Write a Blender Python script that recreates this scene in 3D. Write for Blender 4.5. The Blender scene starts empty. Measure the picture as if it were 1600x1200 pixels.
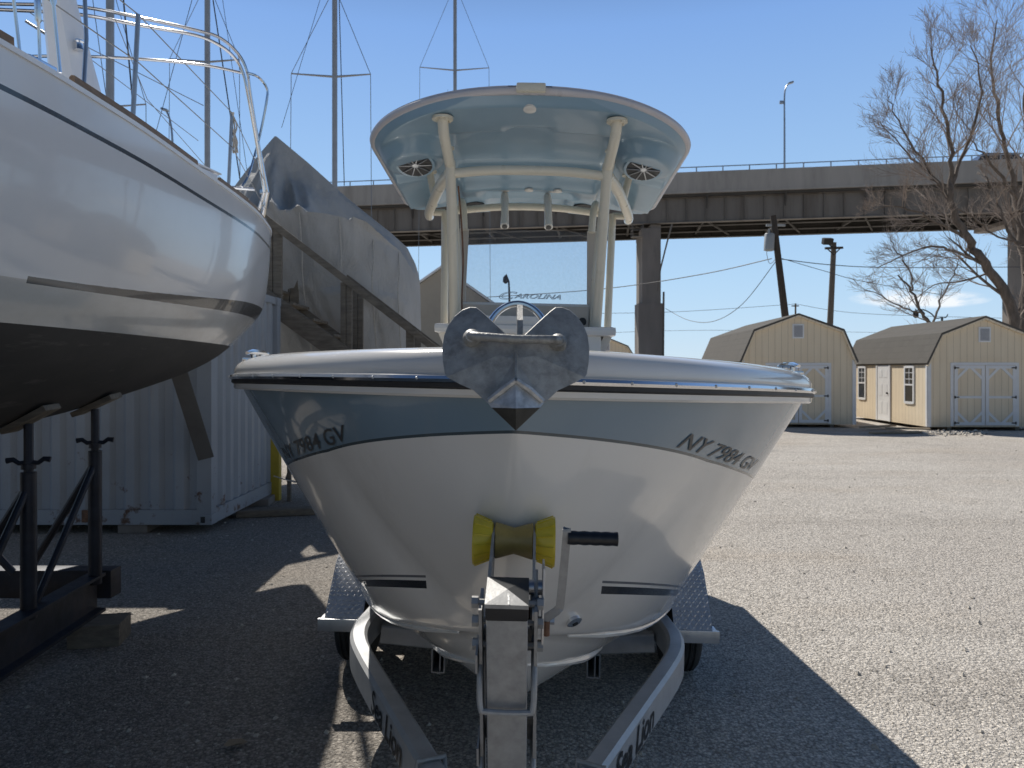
import bpy, bmesh, math, random
from mathutils import Vector, Matrix, Euler, noise
from mathutils.bvhtree import BVHTree
R = math.radians
random.seed(7)
S = bpy.context.scene
COL = S.collection
F = 1150.0; HC = 1.85; HZ = 577.0      # focal length in photo pixels, eye height, horizon row

def W(px, py, d):                       # a point of the place at distance d in front of the photographer
    return Vector(((px-800)/F*d, d, HC-(py-HZ)/F*d))

# ------------------------------------------------------------------ interpolation
class Curve:
    def __init__(s, pts):
        s.x = [p[0] for p in pts]; s.y = [p[1] for p in pts]; n = len(pts)
        h = [s.x[i+1]-s.x[i] for i in range(n-1)]; d = [(s.y[i+1]-s.y[i])/h[i] for i in range(n-1)]
        m = [0]*n; m[0] = d[0]; m[-1] = d[-1]
        for i in range(1, n-1):
            if d[i-1]*d[i] > 0:
                w1 = 2*h[i]+h[i-1]; w2 = h[i]+2*h[i-1]
                m[i] = (w1+w2)/(w1/d[i-1]+w2/d[i])
        s.m = m
    def __call__(s, x):
        if x <= s.x[0]: return s.y[0]
        if x >= s.x[-1]: return s.y[-1]
        i = 0
        while s.x[i+1] < x: i += 1
        h = s.x[i+1]-s.x[i]; t = (x-s.x[i])/h
        return ((2*t**3-3*t*t+1)*s.y[i]+(t**3-2*t*t+t)*h*s.m[i]+(-2*t**3+3*t*t)*s.y[i+1]+(t**3-t*t)*h*s.m[i+1])
def sst(a, b, x):
    t = min(1, max(0, (x-a)/(b-a))); return t*t*(3-2*t)

# ------------------------------------------------------------------ mesh builder
class MB:
    def __init__(s): s.v = []; s.f = []; s.at = {}
    def add(s, vs, fs):
        o = len(s.v); s.v += [Vector(p) for p in vs]; s.f += [tuple(i+o for i in f) for f in fs]
    def box(s, c, size, rot=None, bev=0.0):
        bm = bmesh.new(); bmesh.ops.create_cube(bm, size=1)
        for v in bm.verts: v.co = Vector((v.co.x*size[0], v.co.y*size[1], v.co.z*size[2]))
        if bev: bmesh.ops.bevel(bm, geom=bm.edges[:], offset=bev, segments=2, affect='EDGES', profile=.7)
        M = (rot.to_matrix() if isinstance(rot, Euler) else rot) if rot is not None else Matrix.Identity(3)
        bm.verts.index_update()
        s.add([M @ v.co + Vector(c) for v in bm.verts], [[v.index for v in f.verts] for f in bm.faces]); bm.free()
        return s
    def beam(s, a, b, w, h, up=(0,0,1), bev=0.0):     # box from a to b, w across, h along up
        a = Vector(a); b = Vector(b); y = (b-a).normalized(); u = Vector(up)
        x = y.cross(u).normalized(); z = x.cross(y)
        M = Matrix((x, y, z)).transposed()
        return s.box((a+b)/2, (w, (b-a).length, h), M, bev)
    def tube(s, path, r, n=10, cap=True):
        P = [Vector(p) for p in path]; k = len(P)
        rr = r if isinstance(r, (list, tuple)) else [r]*k
        t = next((P[i+1]-P[i] for i in range(k-1) if (P[i+1]-P[i]).length > 1e-7), Vector((0,0,1))).normalized()
        a = Vector((0,0,1)) if abs(t.z) < .9 else Vector((1,0,0))
        nrm = t.cross(a).normalized(); o = len(s.v)
        for i in range(k):
            if i == 0: tt = P[1]-P[0]
            elif i == k-1: tt = P[-1]-P[-2]
            else: tt = (P[i+1]-P[i]).normalized()+(P[i]-P[i-1]).normalized()
            if tt.length < 1e-9: tt = t
            t = tt.normalized(); nrm = nrm-t*nrm.dot(t); nrm.normalize(); b = t.cross(nrm)
            for j in range(n):
                q = 2*math.pi*j/n
                s.v.append(P[i]+(nrm*math.cos(q)+b*math.sin(q))*rr[i])
        for i in range(k-1):
            for j in range(n):
                s.f.append((o+i*n+j, o+i*n+(j+1) % n, o+(i+1)*n+(j+1) % n, o+(i+1)*n+j))
        if cap:
            s.f.append(tuple(o+j for j in range(n))[::-1]); s.f.append(tuple(o+(k-1)*n+j for j in range(n)))
        return s
    def grid(s, rows, closed=False):
        o = len(s.v); n = len(rows[0])
        for r in rows: s.v += [Vector(p) for p in r]
        for i in range(len(rows)-1):
            for j in range(n if closed else n-1):
                s.f.append((o+i*n+j, o+i*n+(j+1) % n, o+(i+1)*n+(j+1) % n, o+(i+1)*n+j))
        return s
    def sweep(s, path, prof, up=(0,0,1), cap=True):   # prof: (across, up) closed polygon
        P = [Vector(p) for p in path]; up = Vector(up); rows = []
        for i, p in enumerate(P):
            t = (P[min(i+1, len(P)-1)]-P[max(i-1, 0)]).normalized()
            x = t.cross(up).normalized(); z = x.cross(t)
            rows.append([p+x*a+z*b for a, b in prof])
        o = len(s.v); n = len(prof); s.grid(rows, True)
        if cap:
            s.f.append(tuple(o+j for j in range(n))); s.f.append(tuple(o+(len(P)-1)*n+j for j in range(n))[::-1])
        return s
    def lathe(s, prof, c, axis=(0,0,1), n=24):        # prof: (along, radius)
        ax = Vector(axis).normalized(); return s.tube([Vector(c)+ax*a for a, _ in prof], [max(q, 1e-4) for _, q in prof], n)
    def prism(s, poly, axis_vec):
        o = len(s.v); n = len(poly); a = Vector(axis_vec)
        s.v += [Vector(p) for p in poly]+[Vector(p)+a for p in poly]
        s.f.append(tuple(range(o, o+n))[::-1]); s.f.append(tuple(range(o+n, o+2*n)))
        for i in range(n): s.f.append((o+i, o+(i+1) % n, o+n+(i+1) % n, o+n+i))
        return s
    def build(s, name, m, parent=None, world=False, smooth=35, fix=True, weld=False):
        vs = s.v
        if world and parent is not None:
            I = ROOTM[parent.name].inverted(); vs = [I @ v for v in vs]
        loc = Vector((0,0,0))
        if parent is None and vs and not world:
            xs = [v.x for v in vs]; ysv = [v.y for v in vs]; zs = [v.z for v in vs]
            loc = Vector(((min(xs)+max(xs))/2, (min(ysv)+max(ysv))/2, min(zs))); vs = [v-loc for v in vs]
        me = bpy.data.meshes.new(name); me.from_pydata([tuple(v) for v in vs], [], s.f)
        for k, vals in s.at.items():
            a = me.attributes.new(k, 'FLOAT', 'POINT'); a.data.foreach_set('value', vals)
        if fix:
            bm = bmesh.new(); bm.from_mesh(me)
            if weld: bmesh.ops.remove_doubles(bm, verts=bm.verts[:], dist=2e-5)
            bmesh.ops.recalc_face_normals(bm, faces=bm.faces[:]); bm.to_mesh(me); bm.free()
        if smooth:
            me.polygons.foreach_set('use_smooth', [True]*len(me.polygons)); me.set_sharp_from_angle(angle=R(smooth))
        me.materials.append(m)
        o = bpy.data.objects.new(name, me); COL.objects.link(o); o.parent = parent; o.location = loc
        return o
ROOTM = {}
def thing(name, label, cat, loc=(0,0,0), rot=(0,0,0), group=None):
    o = bpy.data.objects.new(name, None); COL.objects.link(o); o.empty_display_size = .2
    o.location = loc; o.rotation_euler = rot; o['label'] = label; o['category'] = cat
    if group: o['group'] = group
    ROOTM[o.name] = Matrix.Translation(Vector(loc)) @ Euler(rot).to_matrix().to_4x4()
    return o
def tag(o, label, cat, group=None):
    o['label'] = label; o['category'] = cat
    if group: o['group'] = group
    return o
def struct(o): o['kind'] = 'structure'; return o
def copy_tree(o, parent=None):
    c = o.copy(); COL.objects.link(c)
    if parent is not None: c.parent = parent
    for ch in list(o.children): copy_tree(ch, c)
    return c
def text_geo(body, size=1.0, shear=0.0, outline=0.0, fatten=0.0):
    cu = bpy.data.curves.new('t', 'FONT'); cu.body = body; cu.size = size; cu.shear = shear; cu.resolution_u = 4; cu.offset = fatten
    if outline: cu.fill_mode = 'NONE'; cu.bevel_depth = outline; cu.bevel_resolution = 1
    ob = bpy.data.objects.new('t', cu); COL.objects.link(ob); dg = bpy.context.evaluated_depsgraph_get(); dg.update()
    me = bpy.data.meshes.new_from_object(ob.evaluated_get(dg))
    bm = bmesh.new(); bm.from_mesh(me)
    if not outline:
        bmesh.ops.triangulate(bm, faces=bm.faces[:])
        bmesh.ops.subdivide_edges(bm, edges=[e for e in bm.edges if e.calc_length() > size*.3], cuts=2, use_grid_fill=True)
    bm.verts.index_update(); vs = [v.co.copy() for v in bm.verts]; fs = [[v.index for v in f.verts] for f in bm.faces]; bm.free()
    bpy.data.objects.remove(ob); bpy.data.curves.remove(cu); bpy.data.meshes.remove(me)
    return vs, fs

# ------------------------------------------------------------------ materials
class NT:
    def __init__(s, name):
        s.m = bpy.data.materials.new(name); s.m.use_nodes = True; s.t = s.m.node_tree
        s.p = s.t.nodes['Principled BSDF']; s.out = s.t.nodes['Material Output']
        s.co = s.t.nodes.new('ShaderNodeTexCoord').outputs['Object']
    def n(s, typ, **kw):
        nd = s.t.nodes.new(typ)
        for k, v in kw.items():
            if k in nd.inputs: s.set(nd.inputs[k], v)
            else: setattr(nd, k, v)
        return nd
    def set(s, inp, v):
        if isinstance(v, bpy.types.NodeSocket): s.t.links.new(v, inp)
        else:
            if inp.type == 'RGBA' and len(v) == 3: v = (*v, 1)
            inp.default_value = v
    def math(s, op, a, b=0.0, c=None):
        nd = s.t.nodes.new('ShaderNodeMath'); nd.operation = op; s.set(nd.inputs[0], a); s.set(nd.inputs[1], b)
        if c is not None: s.set(nd.inputs[2], c)
        return nd.outputs[0]
    def mix(s, f, a, b, mode='MIX'):
        nd = s.t.nodes.new('ShaderNodeMix'); nd.data_type = 'RGBA'; nd.blend_type = mode
        s.set(nd.inputs[0], f); s.set(nd.inputs[6], a); s.set(nd.inputs[7], b); return nd.outputs[2]
    def noise(s, scale, detail=4, rough=.55, vec=None, dist=0):
        nd = s.n('ShaderNodeTexNoise', Scale=scale, Detail=detail, Roughness=rough, Distortion=dist); s.set(nd.inputs['Vector'], vec or s.co); return nd.outputs['Fac']
    def ramp(s, f, lo, hi): return s.n('ShaderNodeMapRange', **{'Value': f, 'From Min': lo, 'From Max': hi}).outputs[0]
    def xyz(s, vec=None):
        nd = s.t.nodes.new('ShaderNodeSeparateXYZ'); s.set(nd.inputs[0], vec or s.co); return nd.outputs
    def scale(s, v): nd = s.n('ShaderNodeMapping'); s.set(nd.inputs[0], s.co); nd.inputs['Scale'].default_value = v; return nd.outputs[0]
    def attr(s, name): return s.n('ShaderNodeAttribute', attribute_name=name).outputs['Fac']
    def bump(s, h, strength, dist=.01):
        nd = s.n('ShaderNodeBump', Strength=strength, Distance=dist, Height=h)
        s.t.links.new(nd.outputs[0], s.p.inputs['Normal']); return nd
    def fin(s, col=None, rough=None, metal=None, coat=None, spec=None):
        for k, v in (('Base Color', col), ('Roughness', rough), ('Metallic', metal), ('Coat Weight', coat), ('Specular IOR Level', spec)):
            if v is not None: s.set(s.p.inputs[k], v)
        return s.m
def sc(c, k): return tuple(x*k for x in c)
def nmat(name, col, rough=.5, metal=0, var=.12, vs=3, bump=0, bs=60, bd=.005, coat=0, spec=.5, dirt=None, dscale=2.0, damt=.5, stretch=None, rv=.1):
    t = NT(name); vec = t.scale(stretch) if stretch else t.co
    c = t.mix(t.ramp(t.noise(vs, 6, .6, vec), .3, .7), sc(col, 1-var), sc(col, 1+var))
    if dirt:
        c = t.mix(t.math('MULTIPLY', t.ramp(t.noise(dscale, 8, .68, vec), .5, .72), damt), c, dirt)
    r = t.math('ADD', t.math('MULTIPLY', t.noise(vs*3, 3, .5, vec), 2*rv), rough-rv)
    if bump: t.bump(t.noise(bs, 5, .6, vec), bump, bd)
    return t.fin(c, r, metal, coat, spec)

gelwhite = nmat('gelcoat_white', (.76,.735,.69), .16, var=.03, coat=.5, rv=.04, bump=.015, bs=5, bd=.02)
cream = nmat('cream_powder_coat', (.70,.65,.53), .3, var=.05, coat=.3, bump=.05, bs=200, bd=.001)
iceblue = nmat('ice_blue_gelcoat', (.235,.36,.465), .3, var=.05, coat=.35, rv=.04, bump=.03, bs=4, bd=.02)
rimgrey = nmat('hardtop_rim', (.55,.53,.55), .3, var=.04)
black = nmat('black_rubber', (.018,.018,.02), .5, var=.3, bump=.1, bs=90)
tyre_m = nmat('tyre_rubber', (.022,.022,.022), .8, var=.3, vs=12, dirt=(.09,.085,.075), damt=.5, bump=.2, bs=60)
chrome = nmat('polished_stainless', (.72,.73,.75), .12, 1, var=.04, rv=.05)
steel = nmat('dull_steel', (.42,.43,.45), .38, 1, var=.15, vs=8, dirt=(.2,.18,.16), damt=.4)
galv = nmat('galvanised_steel', (.36,.36,.355), .5, .4, var=.14, vs=40, bump=.2, bs=120, bd=.002, dirt=(.17,.16,.15), dscale=16, damt=.4)
galvrail = nmat('galvanised_rail', (.46,.47,.48), .48, .4, var=.1, vs=9, bump=.06, bs=80, bd=.002, dirt=(.2,.2,.2), dscale=3, damt=.35)
anchor_m = nmat('anchor_galvanised', (.36,.355,.335), .5, .3, var=.3, vs=26, bump=.5, bs=150, bd=.003, dirt=(.085,.085,.08), dscale=16, damt=.75)
anchor_hi = nmat('anchor_new_zinc', (.55,.55,.54), .5, .6, var=.3, vs=40, bump=.5, bs=160, bd=.003)
anchor_tip = nmat('anchor_dark_tip', (.085,.082,.075), .5, .5, var=.2, vs=30, bump=.2, bs=130, bd=.002)
alu = nmat('diamond_plate_aluminium', (.66,.66,.66), .34, .85, var=.1, vs=12)
yellow = nmat('yellow_polyurethane', (.62,.47,.03), .32, var=.12, vs=10, coat=.1, dirt=(.22,.15,.04), dscale=9, damt=.55)
brown_roll = nmat('worn_roller_middle', (.36,.25,.07), .4, var=.2, vs=20)
grip = nmat('rubber_grip', (.012,.013,.016), .42, var=.2)
rust = nmat('rusty_steel', (.16,.08,.045), .8, var=.4, vs=30, bump=.3, bs=120)
teak = nmat('weathered_teak', (.20,.135,.085), .65, var=.25, vs=10, stretch=(6,1,6), bump=.2, bs=30)
sailwhite = nmat('sail_white', (.75,.76,.78), .35, var=.04)
alumast = nmat('mast_aluminium', (.36,.37,.385), .5, .4, var=.1)
wiremat = nmat('rigging_wire', (.20,.205,.21), .4, .6, var=.1)
dkwire = nmat('dark_cable', (.05,.05,.055), .6, var=.1)
ropem = nmat('rope', (.5,.47,.42), .9, var=.2, vs=40)
cradle_m = nmat('blue_black_cradle_steel', (.022,.026,.038), .5, .3, var=.4, vs=6, dirt=(.07,.05,.04), damt=.5, bump=.2, bs=60)
woodgrey = nmat('weathered_lumber', (.18,.152,.118), .85, var=.3, vs=5, stretch=(1,5,5), bump=.4, bs=25, dirt=(.08,.068,.055), dscale=3, damt=.6)
woodpole = nmat('creosote_pole', (.055,.045,.037), .9, var=.35, vs=6, stretch=(8,8,1), bump=.3, bs=20)
woodpole2 = nmat('grey_pole', (.14,.12,.10), .9, var=.3, vs=6, stretch=(8,8,1), bump=.3, bs=20)
concrete = nmat('pier_concrete', (.24,.21,.185), .9, var=.25, vs=.5, stretch=(1,1,.25), bump=.2, bs=6, bd=.03, dirt=(.065,.058,.05), dscale=.35, damt=.8)
parapetm = nmat('parapet_concrete', (.40,.37,.335), .9, var=.12, vs=.8, stretch=(1,1,.15), bump=.1, bs=4, bd=.02, dirt=(.22,.20,.175), dscale=1.0, damt=.6)
girderm = nmat('girder_paint', (.20,.178,.155), .75, var=.16, vs=.8, stretch=(1,1,.12), dirt=(.10,.075,.055), dscale=.9, damt=.7)
whitetrim = nmat('white_trim', (.76,.76,.76), .6, var=.05, vs=3)
ventm = nmat('grey_vent', (.33,.34,.37), .6, var=.08)
darkglass = nmat('window_glass', (.03,.035,.04), .06, var=.1, coat=.6)
hingem = nmat('black_iron', (.02,.02,.02), .6, var=.2)
pallet = nmat('old_plank', (.34,.27,.19), .9, var=.25, vs=6, bump=.3, bs=25)
yellowpost = nmat('yellow_paint', (.50,.37,.04), .6, var=.15, vs=8, dirt=(.16,.12,.06), damt=.5)
barkm = nmat('bark', (.15,.122,.10), .95, var=.35, vs=3, stretch=(3,3,.6), bump=.5, bs=14, bd=.03)
twigm = nmat('bare_twigs', (.34,.28,.235), .9, var=.3, vs=1.2)
stonem = nmat('pebbles', (.50,.46,.40), .9, var=.45, vs=8)
graycan = nmat('transformer_paint', (.33,.35,.36), .5, var=.1)
carpaint = nmat('dark_car_paint', (.03,.035,.045), .2, var=.1, coat=.5)
tan_wall = nmat('tan_sheet_wall', (.38,.335,.27), .8, var=.1, vs=.7, dirt=(.30,.26,.21), dscale=.5, damt=.4)
textblack = nmat('lettering_black', (.015,.017,.02), .4, var=.1)
textgrey = nmat('lettering_dark_grey', (.05,.055,.06), .35, var=.1)
textetch = nmat('lettering_etched', (.42,.46,.50), .5, var=.1)
beigein = nmat('console_moulding', (.55,.49,.42), .4, var=.05)

def m_hull():
    t = NT('powerboat_hull_gelcoat'); st = t.attr('stripe'); y = t.xyz()[1]
    bnd = t.attr('band')
    c = t.mix(t.ramp(t.noise(2, 5), .3, .7), (.76,.725,.67), (.81,.78,.73))
    c = t.mix(t.math('GREATER_THAN', bnd, 0.0), c, t.mix(t.ramp(t.noise(2.5, 4), .3, .7), (.185,.262,.325), (.21,.288,.35)))
    c = t.mix(t.math('LESS_THAN', t.math('ABSOLUTE', bnd), .0035), c, (.07,.09,.10))
    ok = t.math('MULTIPLY', t.math('GREATER_THAN', t.math('ABSOLUTE', t.xyz()[0]), .255), t.math('LESS_THAN', y, 3.6))
    b1 = t.math('MULTIPLY', ok, t.math('LESS_THAN', t.math('ABSOLUTE', st), .0115))
    b2 = t.math('MULTIPLY', ok, t.math('LESS_THAN', t.math('ABSOLUTE', t.math('SUBTRACT', st, .0235)), .0035))
    c = t.mix(b2, c, (.16,.16,.17)); c = t.mix(b1, c, (.012,.013,.016))
    z = t.xyz()[2]
    d = t.math('MULTIPLY', t.ramp(t.noise(3, 8, .7, t.scale((1,1,.3))), .52, .75), .25)
    c = t.mix(d, c, (.42,.37,.30))
    t.bump(t.noise(3.0, 2), .03, .02)
    return t.fin(c, t.math('ADD', .13, t.math('MULTIPLY', t.noise(6, 4), .08)), 0, .5)
def m_sail():
    t = NT('sailboat_hull_paint'); a = t.attr('wl'); u = t.attr('up'); bt = t.attr('boot'); y = t.xyz()[1]
    c = t.mix(t.ramp(t.noise(1.2, 5), .3, .7), (.60,.61,.63), (.66,.67,.69))
    low = t.math('LESS_THAN', bt, 0.0)
    c = t.mix(low, c, t.mix(t.ramp(t.noise(2.2, 7, .65, t.scale((1,.4,1))), .35, .7), (.56,.55,.53), (.44,.42,.39)))
    c = t.mix(t.math('MULTIPLY', t.math('GREATER_THAN', y, -4.9), t.math('LESS_THAN', t.math('ABSOLUTE', bt), 1.0)), c, (.035,.042,.05))
    c = t.mix(t.math('LESS_THAN', t.math('ABSOLUTE', u), .5), c, (.03,.036,.045))
    bot = t.mix(t.ramp(t.noise(3, 8, .65, t.scale((1,.35,1))), .3, .75), (.018,.016,.015), (.05,.043,.038)); bot = t.mix(t.math('MULTIPLY', t.ramp(t.noise(9, 8, .7, t.scale((1,.15,1.6))), .58, .7), .5), bot, (.13,.115,.10))
    isb = t.math('LESS_THAN', a, 0.0)
    c = t.mix(isb, c, bot)
    r = t.math('ADD', .19, t.math('MULTIPLY', isb, .5))
    t.bump(t.noise(1.3, 2), .05, .05)
    return t.fin(c, r, 0, t.math('MULTIPLY', .4, t.math('SUBTRACT', 1.0, isb)))
def m_siding(name, axis):
    t = NT(name); x = t.xyz()[axis]
    fr = t.math('FRACT', t.math('MULTIPLY', t.math('ADD', x, 20.03), 1/.2032))
    g = t.math('LESS_THAN', fr, .055)
    c = t.mix(t.ramp(t.noise(1.5, 6, .6, t.scale((4,4,.5))), .3, .7), (.76,.635,.46), (.82,.70,.52))
    c = t.mix(g, c, (.50,.41,.28))
    z = t.xyz()[2]
    c = t.mix(t.math('MULTIPLY', t.ramp(z, .5, .1), t.math('MULTIPLY', t.noise(6, 4), .6)), c, (.30,.26,.2))
    t.bump(t.math('SUBTRACT', t.math('MULTIPLY', t.noise(30, 4, .6, t.scale((4,4,.4))), .2), g), .5, .006)
    return t.fin(c, .75, 0)
def m_shingle():
    t = NT('asphalt_shingles'); x, y, z = t.xyz()
    cb = t.n('ShaderNodeCombineXYZ'); t.set(cb.inputs[0], y); t.set(cb.inputs[1], t.math('ADD', t.math('MULTIPLY', z, 1.0), t.math('MULTIPLY', t.math('ABSOLUTE', x), .6)))
    bk = t.n('ShaderNodeTexBrick', Scale=1.0, **{'Color1': (.065,.062,.056), 'Color2': (.10,.095,.085), 'Mortar': (.05,.048,.045), 'Mortar Size': .012, 'Brick Width': .32, 'Row Height': .14, 'Bias': 0.0})
    t.set(bk.inputs['Vector'], cb.outputs[0])
    c = t.mix(t.ramp(t.noise(1.2, 6), .3, .7), bk.outputs['Color'], (.09,.085,.075)); c = t.mix(t.ramp(t.noise(120, 2), .3, .7), c, (.115,.105,.092))
    t.bump(t.noise(60, 4), .4, .01)
    return t.fin(c, .95, 0)
def m_container():
    t = NT('container_paint'); z = t.xyz()[2]
    c = t.mix(t.ramp(t.noise(1.1, 6), .3, .7), (.25,.27,.295), (.32,.34,.365))
    st = t.ramp(t.noise(3.0, 8, .72, t.scale((2.5,2.5,.35))), .56, .72)
    c = t.mix(t.math('MULTIPLY', st, .6), c, (.26,.24,.22))
    rs = t.ramp(t.math('ADD', t.noise(5, 8, .7), t.math('MULTIPLY', z, -.16)), .52, .6)
    c = t.mix(rs, c, (.11,.055,.032))
    t.bump(t.noise(14, 5), .2, .006)
    return t.fin(c, .55, 0)
def m_tarp():
    t = NT('grey_tarpaulin')
    c = t.mix(t.ramp(t.noise(1.5, 6), .3, .7), (.39,.38,.36), (.47,.46,.44))
    cr = t.noise(3.2, 6, .62, t.scale((1,1,.55)), .8)
    c = t.mix(t.math('MULTIPLY', t.ramp(t.noise(.9, 5), .5, .7), .2), c, (.30,.29,.275))
    t.bump(t.math('ADD', cr, t.math('MULTIPLY', t.noise(14, 4), .15)), .6, .09)
    return t.fin(c, .85, 0, spec=.2)
def m_ground():
    t = NT('gravel_yard'); P = t.co
    big = t.ramp(t.noise(.22, 6, .6), .35, .65); mid = t.ramp(t.noise(1.1, 7, .65), .3, .7)
    c = t.mix(big, (.60,.55,.49), (.70,.655,.59)); c = t.mix(t.math('MULTIPLY', mid, .4), c, (.48,.44,.39))
    mp = t.n('ShaderNodeMapping'); t.set(mp.inputs[0], P); mp.inputs['Rotation'].default_value = (0,0,R(-32)); mp.inputs['Scale'].default_value = (.10,1.3,1)
    tr_ = t.ramp(t.noise(1.0, 5, .55, mp.outputs[0]), .5, .68); c = t.mix(t.math('MULTIPLY', tr_, .28), c, (.36,.325,.285))
    oil = t.ramp(t.noise(.55, 6, .6, t.scale((1,1.4,1))), .60, .72); c = t.mix(t.math('MULTIPLY', oil, .45), c, (.29,.265,.235))
    x, y, z = t.xyz()                                    # ground colour darkened among the stored boats on the left to deepen the shade
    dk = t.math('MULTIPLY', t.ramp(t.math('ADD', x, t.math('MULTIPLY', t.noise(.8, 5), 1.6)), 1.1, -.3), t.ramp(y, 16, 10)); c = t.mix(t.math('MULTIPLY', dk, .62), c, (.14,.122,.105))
    v = t.n('ShaderNodeTexVoronoi', Scale=58.0); t.set(v.inputs['Vector'], P)
    v2 = t.n('ShaderNodeTexVoronoi', Scale=130.0); t.set(v2.inputs['Vector'], P)
    g1 = t.n('ShaderNodeSeparateColor'); t.set(g1.inputs[0], v.outputs['Color']); g2 = t.n('ShaderNodeSeparateColor'); t.set(g2.inputs[0], v2.outputs['Color'])
    k = t.math('ADD', t.math('ADD', t.math('MULTIPLY', g1.outputs[0], .85), t.math('MULTIPLY', g2.outputs[1], .65)), .28)
    cm = t.n('ShaderNodeCombineColor'); [t.set(cm.inputs[i], k) for i in range(3)]
    brn = t.ramp(t.noise(.35, 4, .5, t.scale((1,2.2,1))), .52, .66); c = t.mix(t.math('MULTIPLY', brn, .22), c, (.50,.40,.29))
    c = t.mix(t.math('ADD', .45, t.math('MULTIPLY', mid, .5)), c, cm.outputs[0], 'MULTIPLY')
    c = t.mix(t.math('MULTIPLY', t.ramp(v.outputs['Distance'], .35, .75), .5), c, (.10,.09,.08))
    h = t.math('SUBTRACT', t.math('MULTIPLY', t.noise(18, 6, .7), 1.2), t.math('ADD', t.math('MULTIPLY', v.outputs['Distance'], .7), t.math('MULTIPLY', v2.outputs['Distance'], .4)))
    t.bump(h, .9, .016)
    return t.fin(c, .95, 0, spec=.2)
def m_glass():
    t = NT('clear_acrylic'); N = t.t.nodes
    tr = N.new('ShaderNodeBsdfTransparent'); tr.inputs[0].default_value = (.88,.91,.93,1)
    gl = N.new('ShaderNodeBsdfGlossy'); gl.inputs['Roughness'].default_value = .04
    df = N.new('ShaderNodeBsdfDiffuse'); df.inputs[0].default_value = (.5,.5,.55,1)
    fr = N.new('ShaderNodeFresnel'); fr.inputs[0].default_value = 1.45
    m1 = N.new('ShaderNodeMixShader'); t.set(m1.inputs[0], t.math('ADD', .07, t.math('MULTIPLY', t.noise(60, 3), .16))); t.t.links.new(tr.outputs[0], m1.inputs[1]); t.t.links.new(df.outputs[0], m1.inputs[2])
    m2 = N.new('ShaderNodeMixShader'); t.t.links.new(fr.outputs[0], m2.inputs[0]); t.t.links.new(m1.outputs[0], m2.inputs[1]); t.t.links.new(gl.outputs[0], m2.inputs[2])
    t.t.links.new(m2.outputs[0], t.out.inputs[0]); return t.m
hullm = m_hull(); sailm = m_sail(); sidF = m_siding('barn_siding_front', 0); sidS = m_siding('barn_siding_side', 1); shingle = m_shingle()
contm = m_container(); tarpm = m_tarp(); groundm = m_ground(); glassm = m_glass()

# ================================================================== GROUND
g = MB(); xs = [-1500,-300,-80]+[x*2.0 for x in range(-20, 21)]+[80,300,1500]; ysn = [-400,-60]+[y*2.0 for y in range(-10, 30)]+[90,300,2500]
def gz(x, y):
    k = max(0, 1-max(abs(x)/45, abs(y-15)/45))
    return (noise.noise(Vector((x*.21, y*.21, 0)))*.03)*k
g.grid([[(x, y, gz(x, y)) for x in xs] for y in ysn])
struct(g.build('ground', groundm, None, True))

# ================================================================== POWERBOAT
BL = (-.036, 1.65, 0); BR = (0, R(1.4), R(-1.3))
boat = thing('powerboat', 'white centre console powerboat with ice blue band and hardtop, on the trailer', 'boat', BL, BR)
c_bs = Curve([(0,.02),(.03,.10),(.1,.25),(.3,.52),(.6,.785),(1.0,1.025),(1.4,1.105),(2,1.125),(3,1.09),(5.4,.98)])
c_zs = Curve([(0,1.82),(1,1.79),(2,1.74),(3.5,1.63),(5.4,1.52)])
c_zk = Curve([(0,1.76),(.05,1.60),(.12,1.43),(.33,1.2),(.5,1.05),(.65,.92),(.85,.76),(1.1,.61),(1.5,.47),(2.2,.38),(3,.35),(5.4,.34)])
c_zc0 = Curve([(.46,1.085),(.6,1.045),(.8,.985),(1.1,.90),(1.6,.785),(2.4,.62),(3.2,.52),(5.4,.50)])
c_bc = Curve([(0,0),(.46,0.0),(.52,.085),(.6,.18),(.8,.32),(1.1,.465),(1.6,.645),(2.4,.85),(3.2,.95),(4,.98),(5.4,.98)])
c_st = Curve([(0,1.361),(.58,1.19),(1.0,1.064),(1.6,.888),(2.2,.735),(2.8,.615),(3.4,.56),(5.4,.55)])
c_zb = Curve([(0,1.712),(.1,1.69),(.3,1.645),(.7,1.545),(1.2,1.44),(2,1.34),(5.4,1.15)])
c_p = Curve([(0,.58),(.3,.64),(.6,.72),(1.0,.82),(1.6,.88),(4,.95)])
def zc(y): return c_zk(y) if y <= .46 else c_zc0(y)
def hx(y, z):
    t = max(0, min(1, (z-zc(y))/(c_zs(y)-zc(y)))); p = c_p(y)
    return c_bc(y)+(c_bs(y)-c_bc(y))*t**p
YS = [5.4*(i/72)**1.9 for i in range(73)]
h = MB(); band = []; stripe = []; rows = []
for y in YS:
    half = []
    for i in range(23):
        z = zc(y)+(c_zs(y)-zc(y))*(1-i/22)**1.5; half.append((hx(y, z), y, z))
    b, z0, zk = c_bc(y), zc(y), c_zk(y)
    fl = min(.05, b*.25)
    for t in (0.02, .2, .4, .6, .8, 1.0):
        x = (b-fl)*(1-t)
        e = min(.01, (z0-zk)*.3); half.append((x, y, (z0-e*.6) if t == .02 else z0-e+(zk-z0+e)*t))
    row = half+[(-x, yy, z) for x, yy, z in half[-2::-1]]
    rows.append(row)
    for x, yy, z in row:
        band.append(z-c_zb(yy)); stripe.append(z-c_st(yy))
h.grid(rows); h.at = {'band': band, 'stripe': stripe}
n0 = len(rows[0]); o = (len(rows)-1)*n0; h.f.append(tuple(o+j for j in range(n0)))
hull = h.build('hull', hullm, boat, smooth=48, weld=True)
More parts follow.
